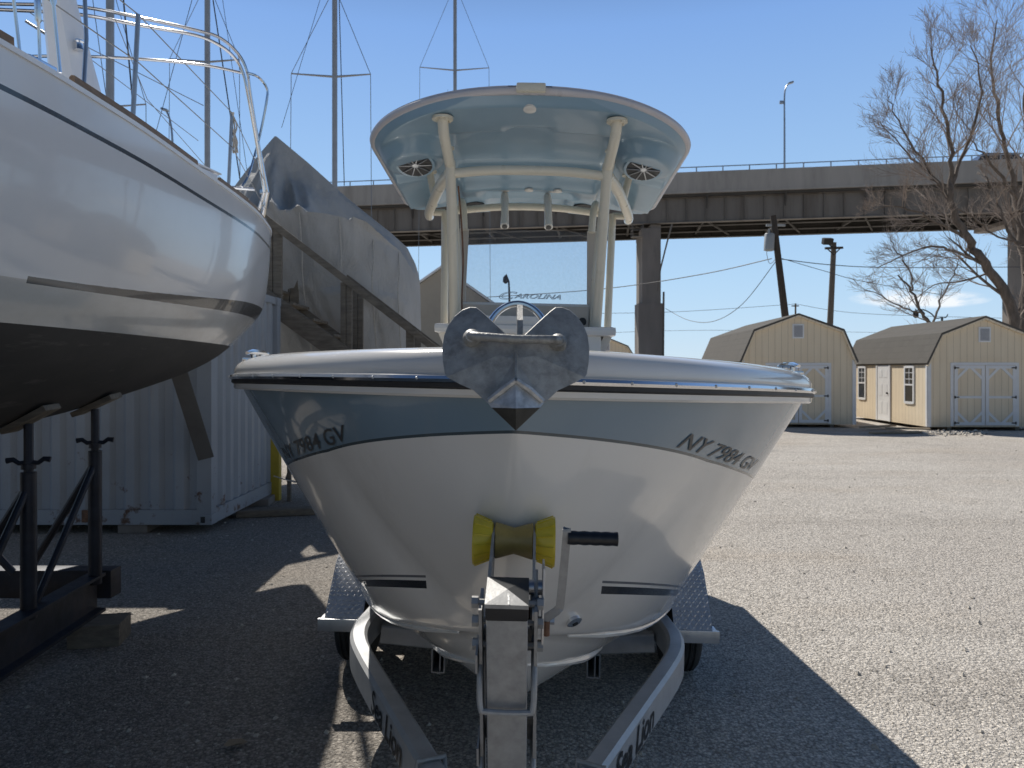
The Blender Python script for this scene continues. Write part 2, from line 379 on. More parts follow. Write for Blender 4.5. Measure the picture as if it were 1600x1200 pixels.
# spray strakes
for s in (-1, 1):
    m = MB(); pth = []
    for i in range(28):
        y = .62+i*.165; b, z0, zk = c_bc(y), zc(y), c_zk(y); t = .36+.64*math.exp(-(y-.62)/.16)
        pth.append((s*(b-min(.05,b*.25))*(1-t), y, z0-.01+(zk-z0+.01)*t-.004))
    m.tube(pth, [.003,.006,.010]+[.014]*24+[.008], 6); m.build('spray_strake', gelwhite, boat)
    m = MB(); m.tube([(s*(c_bc(y)-.012), y, zc(y)-.004) for y in [.6+.172*i for i in range(28)]], [.004]+[.012]*27, 6); m.build('chine_strake', gelwhite, boat)
# deck cap with cockpit liner
m = MB(); rows = []
for y in YS:
    b, z = c_bs(y), c_zs(y); zf = z+.05 if y < 1.5 else 1.35; xi = min(b-.3, hx(y, zf)-.04)
    half = [(b+.008, z+.008), (b+.013, z+.018), (b+.013, z+.034), (b+.002, z+.052), (b-.022, z+.068), (b-.07, z+.08), (b-.17, z+.086), (b-.26, z+.08), (b-.29, z+.068), (xi, zf), (xi-.02, zf-.001)]
    half = [(max(q, 0.0), zz) for q, zz in half]
    yo = -.02 if y < .001 else y
    rows.append([(q, yo, zz) for q, zz in half]+[(-q, yo, zz) for q, zz in half[::-1]])
m.grid(rows); m.build('deck_cap', gelwhite, boat, smooth=40)
def sheer_path(off, dz):
    pts = []; R2 = [y for y in YS if y > .004]
    raw = [(-c_bs(y), y, c_zs(y)+dz) for y in R2[::-1]]+[(0, -.012, c_zs(0)+dz)]+[(c_bs(y), y, c_zs(y)+dz) for y in R2]
    for i, p in enumerate(raw):
        a = Vector(raw[max(i-1, 0)]); b = Vector(raw[min(i+1, len(raw)-1)]); t = (b-a); nn = Vector((t.y, -t.x, 0)).normalized()
        pts.append(Vector(p)+nn*off)
    return pts
prof = [(-.016,-.013),(.010,-.013),(.017,-.008),(.017,.006),(.010,.013),(-.016,.013)]
rr = MB().sweep(sheer_path(.004, -.004), prof).build('rub_rail', black, boat)
MB().tube(sheer_path(.018, .006), .0105, 8).build('stainless_insert', chrome, rr)
MB().sweep(sheer_path(.002, -.026), [(-.012,-.012),(.006,-.010),(.011,-.004),(.011,.009),(-.012,.009)]).build('hull_flange', gelwhite, boat)
sp = sheer_path(.028, .007)
for i in range(10, len(sp)-10, 3): MB().lathe([(0,.0045),(.002,.003)], sp[i], (0,-1,0), 8).build('rail_screw', steel, rr)
for s in (-1, 1):
    m = MB(); y = .95; x = s*(c_bs(y)-.07); z = c_zs(y)+.09
    m.box((x, y, z-.02), (.05,.16,.012), bev=.004); m.tube([(x, y-.10, z+.002),(x, y-.05, z+.006),(x, y+.05, z+.006),(x, y+.10, z+.002)], [.006,.010,.010,.006], 8)
    for k in (-.04,.04): m.tube([(x, y+k, z-.02),(x, y+k, z+.006)], .008, 8)
    m.build('mooring_cleat', chrome, boat)
# bow roller plate and stainless bow hoop
m = MB(); m.box((0, .06, 1.87), (.10,.26,.012), bev=.003)
for s in (-1, 1): m.box((s*.046, .0, 1.875), (.006,.12,.03))
m.build('anchor_roller_plate', chrome, boat)
m = MB(); m.tube([(.072*math.cos(q), .02+.03*math.sin(q), 1.912+.090*math.sin(q)) for q in [math.pi*(1-i/20) for i in range(21)]], .0075, 10)
m.build('bow_hoop', chrome, boat)
m = MB(); m.tube([(.185, .60, 1.06),(.19, .585, 1.055)], [.03,.03], 20); m.tube([(.17,.62,1.06),(.195,.578,1.055)], [.022,.022], 16)
# hull drain fitting
fy, fz = .52, 1.115
def on_hull(y, z, s, off=.004):
    x = hx(y, z); x2 = hx(y+.02, z); nn = Vector((.02, -(x2-x), 0)).normalized()
    zz = hx(y, z+.02); nn = Vector((nn.x, nn.y, -(zz-x)/.02*.7)).normalized()
    return Vector((s*(x+nn.x*off), y+nn.y*off, z+nn.z*off)), Vector((s*nn.x, nn.y, nn.z))
p, nn = on_hull(fy, fz, 1, 0)
m = MB(); m.lathe([(-.01,.024),(.006,.024),(.010,.018),(.011,.009)], p, nn, 20); ft = m.build('drain_fitting', chrome, boat)
MB().lathe([(.0,.009),(.0125,.009)], p, nn, 12).build('drain_hole', black, ft)
# registration lettering on both bows
vs, fs = text_geo('NY 7984 GV', .055, .35, 0, .0002)
wid = max(v.x for v in vs)
for s in (-1, 1):
    tab = [(0, .2)]; y = .2; px = hx(y, c_zb(y)+.04); L = 0
    while y < 3:
        y2 = y+.01; x2 = hx(y2, c_zb(y2)+.04); L += math.hypot(.01, x2-px); tab.append((L, y2)); y, px = y2, x2
    cL = Curve(tab[::4]); tot = .64
    out = []
    for v in vs:
        u = v.x/wid*tot; u = u if s > 0 else tot-u
        y = cL(u+.125 if s > 0 else u+.16); q, _ = on_hull(y, c_zb(y)+.010+v.y*1.05, s, .0025); out.append(q)
    m = MB(); m.add(out, fs); m.build('registration_number', textgrey, boat, smooth=0, fix=False)
# console
m = MB(); m.box((0, 3.2, 1.64), (.92,.95,.92), bev=.05)
m.box((0, 3.12, 2.085), (1.08,.86,.055), bev=.025)
m.box((0, 3.34, 2.19), (.86,.6,.17), bev=.03)
for s in (-1, 1):
    m.prism([(s*.53, 2.78, 2.075),(s*.53, 3.4, 2.075),(s*.46, 3.4, 1.9),(s*.46, 2.85, 1.9)], (-s*.05, 0, 0))
con = m.build('console', gelwhite, boat)
m = MB(); m.box((0, 3.028, 2.19), (.80,.016,.13), bev=.004); m.build('console_face', beigein, con)
for x in (.06, .36): MB().lathe([(0,.026),(.012,.026)], (x, 3.02, 2.16), (0,-1,0), 16).build('vent_opening', black, con)
m = MB(); m.box((0, 2.86, 2.135), (.60,.28,.07), bev=.03); m.build('console_hatch', gelwhite, con)
# windshield
ws = thing('windshield', '', ''); 
for k in ('label','category'): del ws[k]
ws.parent = boat
def wsh(x, z): return (x, 3.06+(z-2.25)*.28+abs(x)**2*.35, z)
m = MB(); rows = [[wsh(-.43+.86*i/16, 2.25+.52*j/6) for i in range(17)] for j in range(7)]; m.grid(rows); m.build('glass_pane', glassm, ws)
for s in (-1, 1): MB().sweep([wsh(s*.425, 2.22+.56*j/6) for j in range(7)], [(-.03,-.008),(.03,-.008),(.03,.008),(-.03,.008)], up=(0,-1,0)).build('side_frame', beigein, ws)
vs, fs = text_geo('AROLINA', .05, .4, .0016); w0 = max(v.x for v in vs); out = []
for v in vs:
    q = Vector(wsh(-.075+v.x/w0*.30, 2.305+v.y*.85)); out.append(q+Vector((0, -.006+v.z, 0)))
m = MB(); m.add(out, fs)
vs, fs = text_geo('C', .085, .4, .0018); out = []
for v in vs: out.append(Vector(wsh(-.195+v.x*1.75, 2.297+v.y*.85))+Vector((0, -.006+v.z, 0)))
m.add(out, fs); m.build('maker_lettering', textetch, ws, smooth=0, fix=False)
# hardtop
HY = 2.2; HL = 1.85
def hw(s):
    a = .95*(1-max(0, 1-(s+.0001)/.62)**2.3)**(1/2.3) if s < .62 else .95
    if s > HL-.14: a -= .14*(1-math.sqrt(max(0, 1-((s-HL+.14)/.14)**2)))
    return a
def ztop(x, s): return 3.335-.105*(abs(x)/.95)**2.2-.05*s-.02*(s/1.85)**2
def zbot(x, s):
    z = ztop(x, s)-.085
    ax = abs(x)
    z += .06*sst(.54,.47, ax)*sst(.43,.48, s)*sst(1.12,1.05, s)             # raised centre recess
    z += .025*sst(.13,.11, ax)*sst(.35,.37, s)*sst(.52,.48, s)*(1-sst(.43,.48, s))
    d = math.hypot((ax-.69)/1.0, (s-.62)/1.15); z -= .085*sst(.23,.155, d)     # speaker pods
    z -= .03*sst(.62,.66, ax)*sst(1.0,1.06, s)*sst(1.72,1.66, s)*sst(.92,.88, ax)
    z -= .07*sst(.52,.46, ax)*sst(1.18,1.3, s)*(1-.75*sst(.3,.24, ax)*sst(1.5,1.56, s))  # electronics box
    z += .03*sst(.36,.3, ax)*sst(1.32,1.36, s)*sst(1.5,1.46, s)
    return z
SS = [HL*(i/70)**1.35 for i in range(71)]; SS[0] = .002; SS = [x if x < HL-.002 else HL-.002 for x in SS]
m = MB(); NK = 48
def edge(s, k, inset): return (hw(s)-inset)*k
m.grid([[(hw(s)*k, HY+s, ztop(hw(s)*k, s)-(.012 if abs(k) > .999 else 0)) for k in [math.sin(math.pi/2*(-1+2*j/NK)) for j in range(NK+1)]] for s in SS])
SR = [HL*(i/110)**2.2 for i in range(1, 111)]; SR[-1] = HL-.002
loop = [(hw(q), HY+q, q) for q in [.0004]+SR]; loop = [(-x, y, q) for x, y, q in loop[::-1]]+loop
nl = len(loop); rimrows = []
for i, (x, y, q) in enumerate(loop):
    a, b = loop[max(i-2, 0)], loop[min(i+2, nl-1)]; nn = Vector((b[1]-a[1], a[0]-b[0], 0)).normalized()
    z = ztop(x, q)
    rimrows.append([(x+nn.x*o, y+nn.y*o, z+dz) for o, dz in ((-.004,-.004),(.005,-.010),(.008,-.02),(.004,-.034),(-.008,-.043),(-.020,-.044),(-.028,-.036))])
rimrows.append(rimrows[0]); m.grid(rimrows)
top = m.build('hardtop', rimgrey, boat, smooth=50)
m = MB(); rows = []
for s0 in SS:
    s = .02+s0*(HL-.035)/HL; row = []
    for j in range(NK*2+1):
        k = math.sin(math.pi/2*(-1+j/NK)); x = (hw(s)-.012)*k
        e = min(1, (1-abs(k))*hw(s)/.05)*min(1, s0/.05+.0)
        row.append((x, HY+s, ztop(x, s)-.038+(zbot(x, s)-ztop(x, s)+.038)*e))
    rows.append(row)
m.grid(rows); lin = m.build('underside_liner', iceblue, top, smooth=60)
m = MB(); m.box((.005, HY-.018, ztop(0,0)-.020), (.155,.04,.046), bev=.014); m.build('navigation_light', cream, top)
MB().lathe([(0,.035),(.012,.035),(.016,.026)], (0, HY+.09, zbot(0,.09)+.004), (0,-.25,-1), 20).build('dome_light', gelwhite, top)
for x, s in ((-.0,1.1),(-.17,1.2),(.17,1.2),(.2,1.1)): MB().lathe([(0,.03),(.01,.03),(.013,.02)], (x, HY+s+.2, zbot(x, s+.2)+.004), (0,-.1,-1), 16).build('dome_light', gelwhite, top)
for s in (-1, 1):
    c = Vector((s*.69, HY+.60, zbot(.69,.62)-.002)); ax = Vector((-s*.06, -.42, -1)).normalized()
    sp_ = MB().lathe([(-.05,.115),(-.0,.122),(.008,.118),(.008,.10),(-.004,.098)], c, ax, 32).build('speaker', iceblue, top)
    MB().lathe([(-.02,.103),(.0095,.103)], c, ax, 28).build('speaker_cone', black, sp_)
    m = MB(); u = ax.orthogonal().normalized(); w = ax.cross(u)
    for k in range(10):
        q = 2*math.pi*k/10+.2; d = u*math.cos(q)+w*math.sin(q)
        m.tube([c+ax*.012+d*.018, c+ax*.012+d*.099], [.0048,.0032], 6)
    m.lathe([(.004,.022),(.014,.018)], c, ax, 16); m.build('speaker_grille', steel, sp_)
    c2 = Vector((s*.40, HY+1.62, zbot(.40,1.62)-.002)); MB().lathe([(-.01,.07),(.012,.07),(.016,.05)], c2, (0,-.2,-1), 20).build('rear_speaker', black, top)
# hardtop frame
def smoothp(pts, n=5):
    P = [Vector(p) for p in pts]; out = []
    for i in range(len(P)-1):
        a, b, c, d = P[max(i-1,0)], P[i], P[i+1], P[min(i+2,len(P)-1)]
        for k in range(n):
            t = k/n; out.append(.5*((2*b)+(c-a)*t+(2*a-5*b+4*c-d)*t*t+(3*b-a-3*c+d)*t**3))
    out.append(P[-1]); return out
for s in (-1, 1):
    m = MB()
    zt = zbot(.47,.16)
    m.tube(smoothp([(s*.475, 2.36, zt-.005),(s*.47, 2.40, 3.13),(s*.452, 2.52, 3.02),(s*.446, 2.58, 2.93),(s*.432, 2.86, 2.08)]), .030, 14)
    m.lathe([(0,.058),(.014,.058)], (s*.475, 2.36, zt-.004), (0,0,-1), 18)
    for q in range(4): m.lathe([(0,.008),(.026,.008)], (s*.475+.043*math.cos(q*1.57+.6), 2.36+.043*math.sin(q*1.57+.6), zt), (0,0,-1), 8)
    fl = m.build('front_leg', cream, boat)
    m = MB(); m.tube(smoothp([(s*.425, 3.02, 2.08),(s*.435, 3.0, 2.5),(s*.47, 2.9, 2.95),(s*.50, 2.82, 3.12),(s*.5, 2.8, zbot(.5,.6))]), .022, 12); m.lathe([(0,.045),(.01,.045)], (s*.5, 2.8, zbot(.5,.6)), (0,0,-1), 14)
    m.build('inner_leg', cream, boat)
    m = MB(); m.tube(smoothp([(s*.575, 3.55, 2.06),(s*.585, 3.57, 2.5),(s*.60, 3.62, 2.97)]), .026, 12); m.build('rear_leg', cream, boat)
    m = MB(); m.tube(smoothp([(s*.45, 2.57, 2.97),(s*.55, 2.9, 2.965),(s*.70, 3.55, 2.96),(s*.735, 3.80, 2.97),(s*.74, 3.88, 3.03),(s*.74, 3.90, zbot(.74,1.7))]), .034, 12)
    m.tube([(s*.62, 3.2, 2.965),(s*.66, 3.2, zbot(.66,1.0))], .024, 10); m.tube([(s*.60, 3.62, 2.96),(s*.74, 3.62, 2.96)], .024, 10)
    for x, y in ((.66,3.2),(.74,3.90)): m.lathe([(0,.05),(.012,.05)], (s*x, y, zbot(x, y-HY)), (0,0,-1), 16)
    m.build('side_rail', cream, boat)
    m = MB(); m.tube(smoothp([(s*.48, 3.6, 3.0),(s*.45, 3.3, 2.97),(s*.43, 3.22, 2.9),(s*.42, 3.20, 2.76)]), .024, 10); m.build('windshield_brace', cream, boat)
m = MB(); m.tube(smoothp([(-.445,2.575,2.965),(-.2,2.56,2.985),(.2,2.56,2.985),(.445,2.575,2.965)]), .028, 12); m.build('front_crossbar', cream, boat)
m = MB(); m.tube(smoothp([(-.55,3.62,2.97),(-.2,3.58,3.0),(.2,3.58,3.0),(.55,3.62,2.97)]), .026, 12); m.build('rear_crossbar', cream, boat)
for x in (-.175, .13):
    m = MB(); m.tube([(x, 3.64, 3.10),(x+.004, 3.60, 3.06),(x+.01, 3.52, 2.93),(x+.012, 3.46, 2.84)], [.026,.03,.027,.03], 14); rh = m.build('rod_holder', gelwhite, boat)
    MB().lathe([(0,.02),(.004,.02)], (x+.012, 3.458, 2.837), (0,-.5,-.8), 12).build('holder_mouth', black, rh)
MB().tube(smoothp([(-.405, 2.60, 2.9),(-.395, 2.74, 2.72),(-.385, 2.8, 2.5),(-.392, 2.86, 2.25),(-.38,2.88,2.11)]), .005, 6).build('cable', rust, boat)

# ================================================================== ANCHOR
anc = thing('anchor', 'galvanised plough anchor with two rounded flukes hanging at the powerboat bow', 'anchor', W(806, 545, 1.47))
def A(px, py, d): return W(px, py, d)
NTC = A(806,537,1.47); BC = A(806,594,1.422); TIP = A(806,673,1.42)
for s in (-1, 1):
    X = lambda px: 806+s*px
    ring = [(0,537,1.465),(12,526,1.48),(32,507,1.50),(54,487,1.525),(62,481,1.535),(72,480.5,1.54),(84,485,1.54),(96,495,1.535),(106,509,1.525),(112,524,1.515),(115,545,1.50),(114,565,1.487),(111,584,1.475),(108,589,1.47),(88,600,1.465),(66,610,1.455),(52,623,1.445),(44,630,1.44)]
    m = MB(); cen = A(X(66),536,1.487)
    vs = [A(X(a), b, d) for a, b, d in ring]; n = len(vs)
    vs2 = vs+[cen, BC, A(806,560,1.446), A(X(80),577,1.468), A(X(30),556,1.458)]; ci, bi, ki, ri, mi = n, n+1, n+2, n+3, n+4
    fs = [(ci, i, i+1) for i in range(1, 12)]+[(ci, 12, ri), (ri, 12, 13), (ri, 13, 14), (ri, 14, 15), (ci, ri, mi), (ci, mi, 0), (ci, 0, 1), (mi, ki, 0), (mi, ri, 15), (mi, 15, ki), (ki, 15, 16), (ki, 16, 17), (ki, 17, bi)]
    off = Vector((0, .009, .002)); k = len(vs2)
    vs3 = vs2+[v+off for v in vs2]; fs2 = fs+[tuple(j+k for j in f[::-1]) for f in fs]
    for i in range(n-1): fs2.append((i, i+k, i+1+k, i+1))
    m.add(vs3, fs2); o_ = m.build('fluke', anchor_m, anc, True, smooth=13)
m = MB(); m.tube([A(806,542,1.461), A(806,560,1.446), A(806,592,1.421)], [.003,.004,.004], 6); m.build('centre_ridge', anchor_m, anc, True)
m = MB(); e = [A(760,627,1.432), A(806,593,1.418), A(850,629,1.432), A(844,637,1.42), A(806,638,1.384), A(768,637,1.42)]
m.add(e+[v+Vector((0,.04,0)) for v in e], [(0,1,4,5),(1,2,3,4)]+[(i,(i+1)%6,(i+1)%6+6,i+6) for i in range(6)]); m.build('weld_block', anchor_hi, anc, True, smooth=0)
m = MB()
m.tube([A(764,626,1.428), A(786,609,1.420), A(806,594,1.412)], [.006,.007,.006], 7); m.tube([A(806,594,1.412), A(828,609,1.420), A(848,627,1.428)], [.006,.007,.006], 7); m.build('weld_bead', anchor_hi, anc, True)
m = MB(); e = [A(768,637,1.419), A(806,638,1.383), A(844,637,1.419), TIP]
m.add(e+[v+Vector((0,.03,.0)) for v in e], [(0,1,3),(1,2,3),(4,7,5),(5,7,6),(0,3,7,4),(3,2,6,7),(0,4,5,1),(1,5,6,2)]); m.build('tip', anchor_tip, anc, True, smooth=0)
m = MB(); m.tube([A(735,533,1.488),A(737,525,1.466),A(748,526,1.454),A(806,530,1.45),A(866,531,1.454),A(872,532,1.466),A(876,540,1.488)], [.013,.0105,.009,.0085,.009,.0105,.013], 12)
for px, py in ((737,527),(872,534)): m.lathe([(-.012,.019),(.004,.016),(.012,.011)], A(px, py, 1.474), (0,-1,.1), 14)
m.build('roll_bar', anchor_m, anc, True)
m = MB(); a = A(808,532,1.475); b = A(808,476,1.60)
m.prism([a+Vector((0,0,-.03)), a+Vector((0,.03,-.03)), b+Vector((0,.16,-.03)), b+Vector((0,.16,.0)), b+Vector((0,.0,.0)), A(808,500,1.52)], (.012,0,0)); m.build('shank', anchor_m, anc, True, smooth=0)
m = MB(); m.box(A(806,528,1.468), (.022,.006,.012)); m.build('shank_pin', chrome, anc, True)

# ================================================================== TRAILER
tr = thing('boat_trailer', 'galvanised two-axle boat trailer under the powerboat, with winch post', 'trailer', BL, BR)
TM = ROOTM[tr.name]; TI = TM.inverted()
def T(px, py, d): return TI @ W(px, py, d)
def box_prof(w, h, r=.015): return [(-w/2+r,-h/2),(w/2-r,-h/2),(w/2,-h/2+r),(w/2,h/2-r),(w/2-r,h/2),(-w/2+r,h/2),(-w/2,h/2-r),(-w/2,-h/2+r)]
def rail_c(s):
    return smoothp([(s*.02,.30,.43),(s*.26,.83,.43),(s*.52,1.39,.43),(s*.702,1.782,.43),(s*.785,2.0,.43),(s*.815,2.2,.43),(s*.80,2.45,.43),(s*.785,2.8,.43),(s*.785,4.5,.43),(s*.785,6.2,.43)], 6)
vsT, fsT = text_geo('Sea Lion', .11, .22, 0, .0022); wT = max(v.x for v in vsT)
for s in (-1, 1):
    m = MB(); m.sweep(rail_c(s), box_prof(.085,.15)); ra = m.build('frame_rail', galvrail, tr, smooth=30)
    a = Vector((s*.26,.83,.43)); b = Vector((s*.70,1.79,.43)); d = (b-a).normalized(); nn = Vector((s*d.y, -s*d.x, 0)).normalized()
    st = a+d*(.16 if s > 0 else .74); dr = d if s > 0 else -d
    m = MB(); m.add([st+dr*(v.x*(.52 if s > 0 else .50)/wT)+Vector((0,0,-.05+v.y*1.3))+nn*.0475 for v in vsT], fsT); m.build('maker_lettering', textblack, ra, smooth=0, fix=False)
    # U-clamp near the tongue
    m = MB(); c = a+d*.03; w_ = nn*.05
    m.tube(smoothp([c-w_+Vector((0,0,-.1)), c-w_+Vector((0,0,.07)), c-w_*.8+Vector((0,0,.083)), c+w_*.8+Vector((0,0,.083)), c+w_+Vector((0,0,.07)), c+w_+Vector((0,0,-.1))], 3), .008, 8); m.build('frame_clamp', galv, tr)
    # bunk support channels seen end on
    m = MB(); x0, y0, z0 = s*.375, 1.9, .46
    for q, sz in (((0,0,.055),(.065,1.9,.006)),((0,0,-.055),(.065,1.9,.006)),((-.03,0,0),(.006,1.9,.104)),((.03,0,0),(.006,1.9,.104)),((.008,0,0),(.006,1.88,.104))):
        m.box((x0+q[0], y0+.95+q[1], z0-.03+q[2]), sz)
    m.tube([(x0, y0+.05, z0-.11),(x0, y0+.05, z0-.085)], .012, 8); m.build('bunk_support', galv, tr)
    # fender
    x1, x2 = s*.88, s*1.095
    pr = [(2.50,.41),(2.58,.51),(2.73,.67),(2.87,.75),(3.05,.78),(4.3,.78),(4.45,.74),(4.6,.64),(4.85,.40)]
    m = MB(); rows = [[(x1, y, z),(x2, y, z)] for y, z in pr]; m.grid(rows)
    m.grid([[(x2, y, z),(x2, y, z-.05 if 0 < i < 8 else z)] for i, (y, z) in enumerate(pr)])
    m.grid([[(x1, y, z-.004),(x2, y, z-.004)] for y, z in pr])
    for i in range(4):
        (ya, za), (yb, zb) = pr[i], pr[i+1]; L = math.hypot(yb-ya, zb-za); up = Vector((0, (yb-ya)/L, (zb-za)/L)); nn2 = Vector((0, -up.z, up.y))
        for r_ in range(int(L/.024)):
            for q in range(11):
                c = Vector((x1+(x2-x1)*(q+.5)/11, ya, za))+up*((r_+.5)*.024); k = 1 if (r_+q) % 2 else -1
                dd = (Vector((k, 0, 0))+up).normalized()*.0125; ww = dd.cross(nn2)*.32
                o4 = len(m.v); m.v += [c-dd+nn2*.0005, c+ww+nn2*.0006, c+dd+nn2*.0005, c-ww+nn2*.0006, c+nn2*.004]
                m.f += [(o4,o4+1,o4+4),(o4+1,o4+2,o4+4),(o4+2,o4+3,o4+4),(o4+3,o4,o4+4)]
    fe = m.build('fender', alu, tr, smooth=20, fix=False)
    m = MB(); m.box(((x1+x2)/2+s*.005, 2.495, .378), (.275,.02,.07), bev=.004); m.box(((x1+x2)/2, 2.54, .405), (.265,.09,.006)); m.build('fender_bracket', alu, fe)
    for yy in (3.02, 3.84):
        m = MB(); wx = s*1.0; w_ = .105
        m.lathe([(-w_*.86,.19),(-w_*.95,.27),(-w_*.9,.305),(-w_*.72,.325)]+[q for k in (-.5,-.2,.1,.4) for q in ((w_*k-.004,.331),(w_*k,.322),(w_*k+.008,.322),(w_*k+.012,.331))]+[(w_*.72,.325),(w_*.9,.305),(w_*.95,.27),(w_*.86,.19)], (wx, yy, .325), (1,0,0), 36)
        wh = m.build('wheel', tyre_m, tr); MB().lathe([(-w_*.8,.185),(-w_*.3,.15),(w_*.3,.15),(w_*.8,.185)], (wx, yy, .325), (1,0,0), 24).build('rim', steel, wh)
    m = MB(); m.box((s*.70, 2.72, .45), (.05,.06,.12), bev=.006); m.box((s*.72, 2.55, .47), (.03,.03,.03)); m.tube([(s*.7,2.66,.47),(s*.7,2.66,.50)], .014, 8); m.build('bunk_bracket', galv, tr)
for yy in (2.42, 5.6):
    m = MB(); m.sweep([(-.75, yy, .37),(-.4, yy, .345),(0, yy, .335),(.4, yy, .345),(.75, yy, .37)], box_prof(.07,.10,.008)); m.build('cross_member', galvrail, tr)
for yy in (3.02, 3.84): MB().tube([(-.93, yy, .30),(.93, yy, .30)], .035, 10).build('axle', galv, tr)
MB().beam((0,-.9,.43),(0,.55,.43), .09, .12, bev=.008).build('tongue', galvrail, tr)
# winch post
pT = T(793,932,1.335); pB = T(793,1200,1.445); ax = (pT-pB).normalized(); pB2 = pB-ax*.68
PX = Vector((1,0,0)); PN = PX.cross(ax).normalized()          # PN points away from camera or to it
if PN.y > 0: PN = -PN
PWd, PDp = .0745, .085
m = MB(); m.beam(pB2, pT, PWd, PDp, PN, bev=.008)
post = m.build('winch_post', galv, tr)
m = MB(); m.beam(pT-ax*.022, pT+ax*.006, PWd+.002, PDp+.003, PN, bev=.005); m.build('tape_band', black, post)
m = MB(); c0 = pT+ax*.004; w2, d2 = PWd/2+.0015, PDp/2+.0015
crn = [c0+PX*sx*w2+PN*sy*d2 for sx, sy in ((-1,1),(1,1),(1,-1),(-1,-1))]; up_ = [c+ax*.008 for c in crn]; apex = c0+ax*.011
m.add(crn+up_+[apex], [(0,1,5,4),(1,2,6,5),(2,3,7,6),(3,0,4,7),(4,5,8),(7,4,8)]); cap_ = m.build('post_cap', galv, post, smooth=0)
m = MB(); m.add([up_[1],up_[2],up_[3],apex], [(0,1,3),(1,2,3)]); m.build('cap_shaded_half', textblack, cap_, smooth=0)  # right and back facets of the same cap, shade painted on in black
m = MB()
m.beam(apex-ax*.002+PX*.001, up_[0]*.45+up_[1]*.55, .003, .003); m.build('cap_seam', anchor_hi, post)
def PP(a, x, n): return pT-ax*a+PX*x+PN*n      # distance down the post, across, towards the viewer
for s, top_, x in ((-1, .02, -.049), (1, -.13, .052)):
    m = MB(); m.beam(PP(.75,x,-.02), PP(.02,x,-.02), .006, .07, PN)
    if s > 0: m.tube([PP(.02,x,-.03), PP(-.02,x,-.06)], .004, 6)
    m.build('winch_plate', galv, post)
for k, (a, w_) in enumerate(((.02,.012),(.06,.012),(.11,.010))):
    m = MB(); m.tube([PP(a,-.062,-.01), PP(a,.062,-.01)], .006, 6)
    for x in (-.06,.06): m.tube([PP(a,x-.006,-.01), PP(a,x+.006,-.01)], .011, 6)
    m.build('bolt', galv, post)
for a in (.125, .335):
    m = MB(); m.beam(PP(a+.0,-.056,-.05), PP(a+.0,.056,-.05), .006, .05, ax); m.beam(PP(a+.02,-.056,.0), PP(a-.02,-.056,.0), .004, .06, PN); m.build('clamp_plate', galv, post)
    m = MB(); m.tube(smoothp([PP(a-.01,-.05,-.06),PP(a+.02,-.05,.02),PP(a+.072,-.048,.052),PP(a+.08,-.034,.056),PP(a+.08,.034,.056),PP(a+.072,.048,.052),PP(a+.02,.05,.02),PP(a-.01,.05,-.06)],4), .0058, 10); m.build('u_bolt', galv, post)
# bow stop roller and its arms
rc = Vector((.004,.062,1.452))
ro = MB().lathe([(-.044,.040),(-.042,.042),(0,.030),(.042,.042),(.044,.040)], rc, (1,0,0), 28).build('bow_roller', brown_roll, tr)
for s in (-1, 1):
    m = MB(); m.lathe([(s*a, b) for a, b in ((.048,.038),(.05,.042),(.088,.058),(.094,.057),(.094,.034))], rc, (1,0,0), 28)
    for k in range(14):
        q = 2*math.pi*k/14; e = Vector((0, math.cos(q), math.sin(q))); m.tube([rc+Vector((s*.053,0,0))+e*.0435, rc+Vector((s*.09,0,0))+e*.0585], .0022, 5)
    m.build('roller_end', yellow, ro)
for x in (-.047,.047):
    m = MB(); m.prism([rc+Vector((x-.003,-.02,.03)), rc+Vector((x-.003,.02,.03)), rc+Vector((x-.003,.02,-.03)), PP(.30,x-.003,-.045), PP(.30,x-.003,-.075)+Vector((0,0,0)), PP(.1,x-.003,-.045)], (.006,0,0)); m.build('roller_arm', galv, tr)
MB().tube([rc+Vector((-.06,0,0)), rc+Vector((.06,0,0))], .008, 8).build('roller_pin', galv, tr)
# winch
wc = T(838, 955, 1.39)
m = MB(); m.lathe([(-.012,.03),(-.008,.034),(.0,.034),(.004,.03)], wc, (1,0,0), 24); m.lathe([(-.02,.014),(.014,.014)], wc+Vector((0,0,.045)), (1,0,0), 14)
m.box(wc+Vector((.012,.0,.02)), (.004,.07,.14), bev=.001)
wn = m.build('winch', steel, tr)
MB().lathe([(-.02,.016),(-.012,.016)], wc, (1,0,0), 20).build('gear', rust, wn)
m = MB(); m.tube([T(840,970,1.385), T(866,970,1.385)], .0075, 8); m.build('crank_shaft', steel, wn)
m = MB(); hp = smoothp([T(850,968,1.375),T(862,960,1.37),T(872,952,1.365),T(876,938,1.36),T(885,840,1.32),T(885,829,1.32)],4)
m.sweep(hp, [(-.0075,-.003),(.0075,-.003),(.0075,.003),(-.0075,.003)], up=(0,-1,.2)); ha = m.build('crank_arm', galv, wn)
m = MB(); a = T(887,840,1.32); b = T(965,842.5,1.32); d = (b-a)
m.lathe([(d.length*t, .0115+.0012*abs(math.sin(t*14))) for t in [i/24 for i in range(25)]], a, d, 18); m.build('crank_grip', grip, ha)
m = MB(); m.tube([T(853,970,1.375), T(853.5,993,1.375)], [.0075,.0065], 8); m.build('copper_pawl', rust, wn)

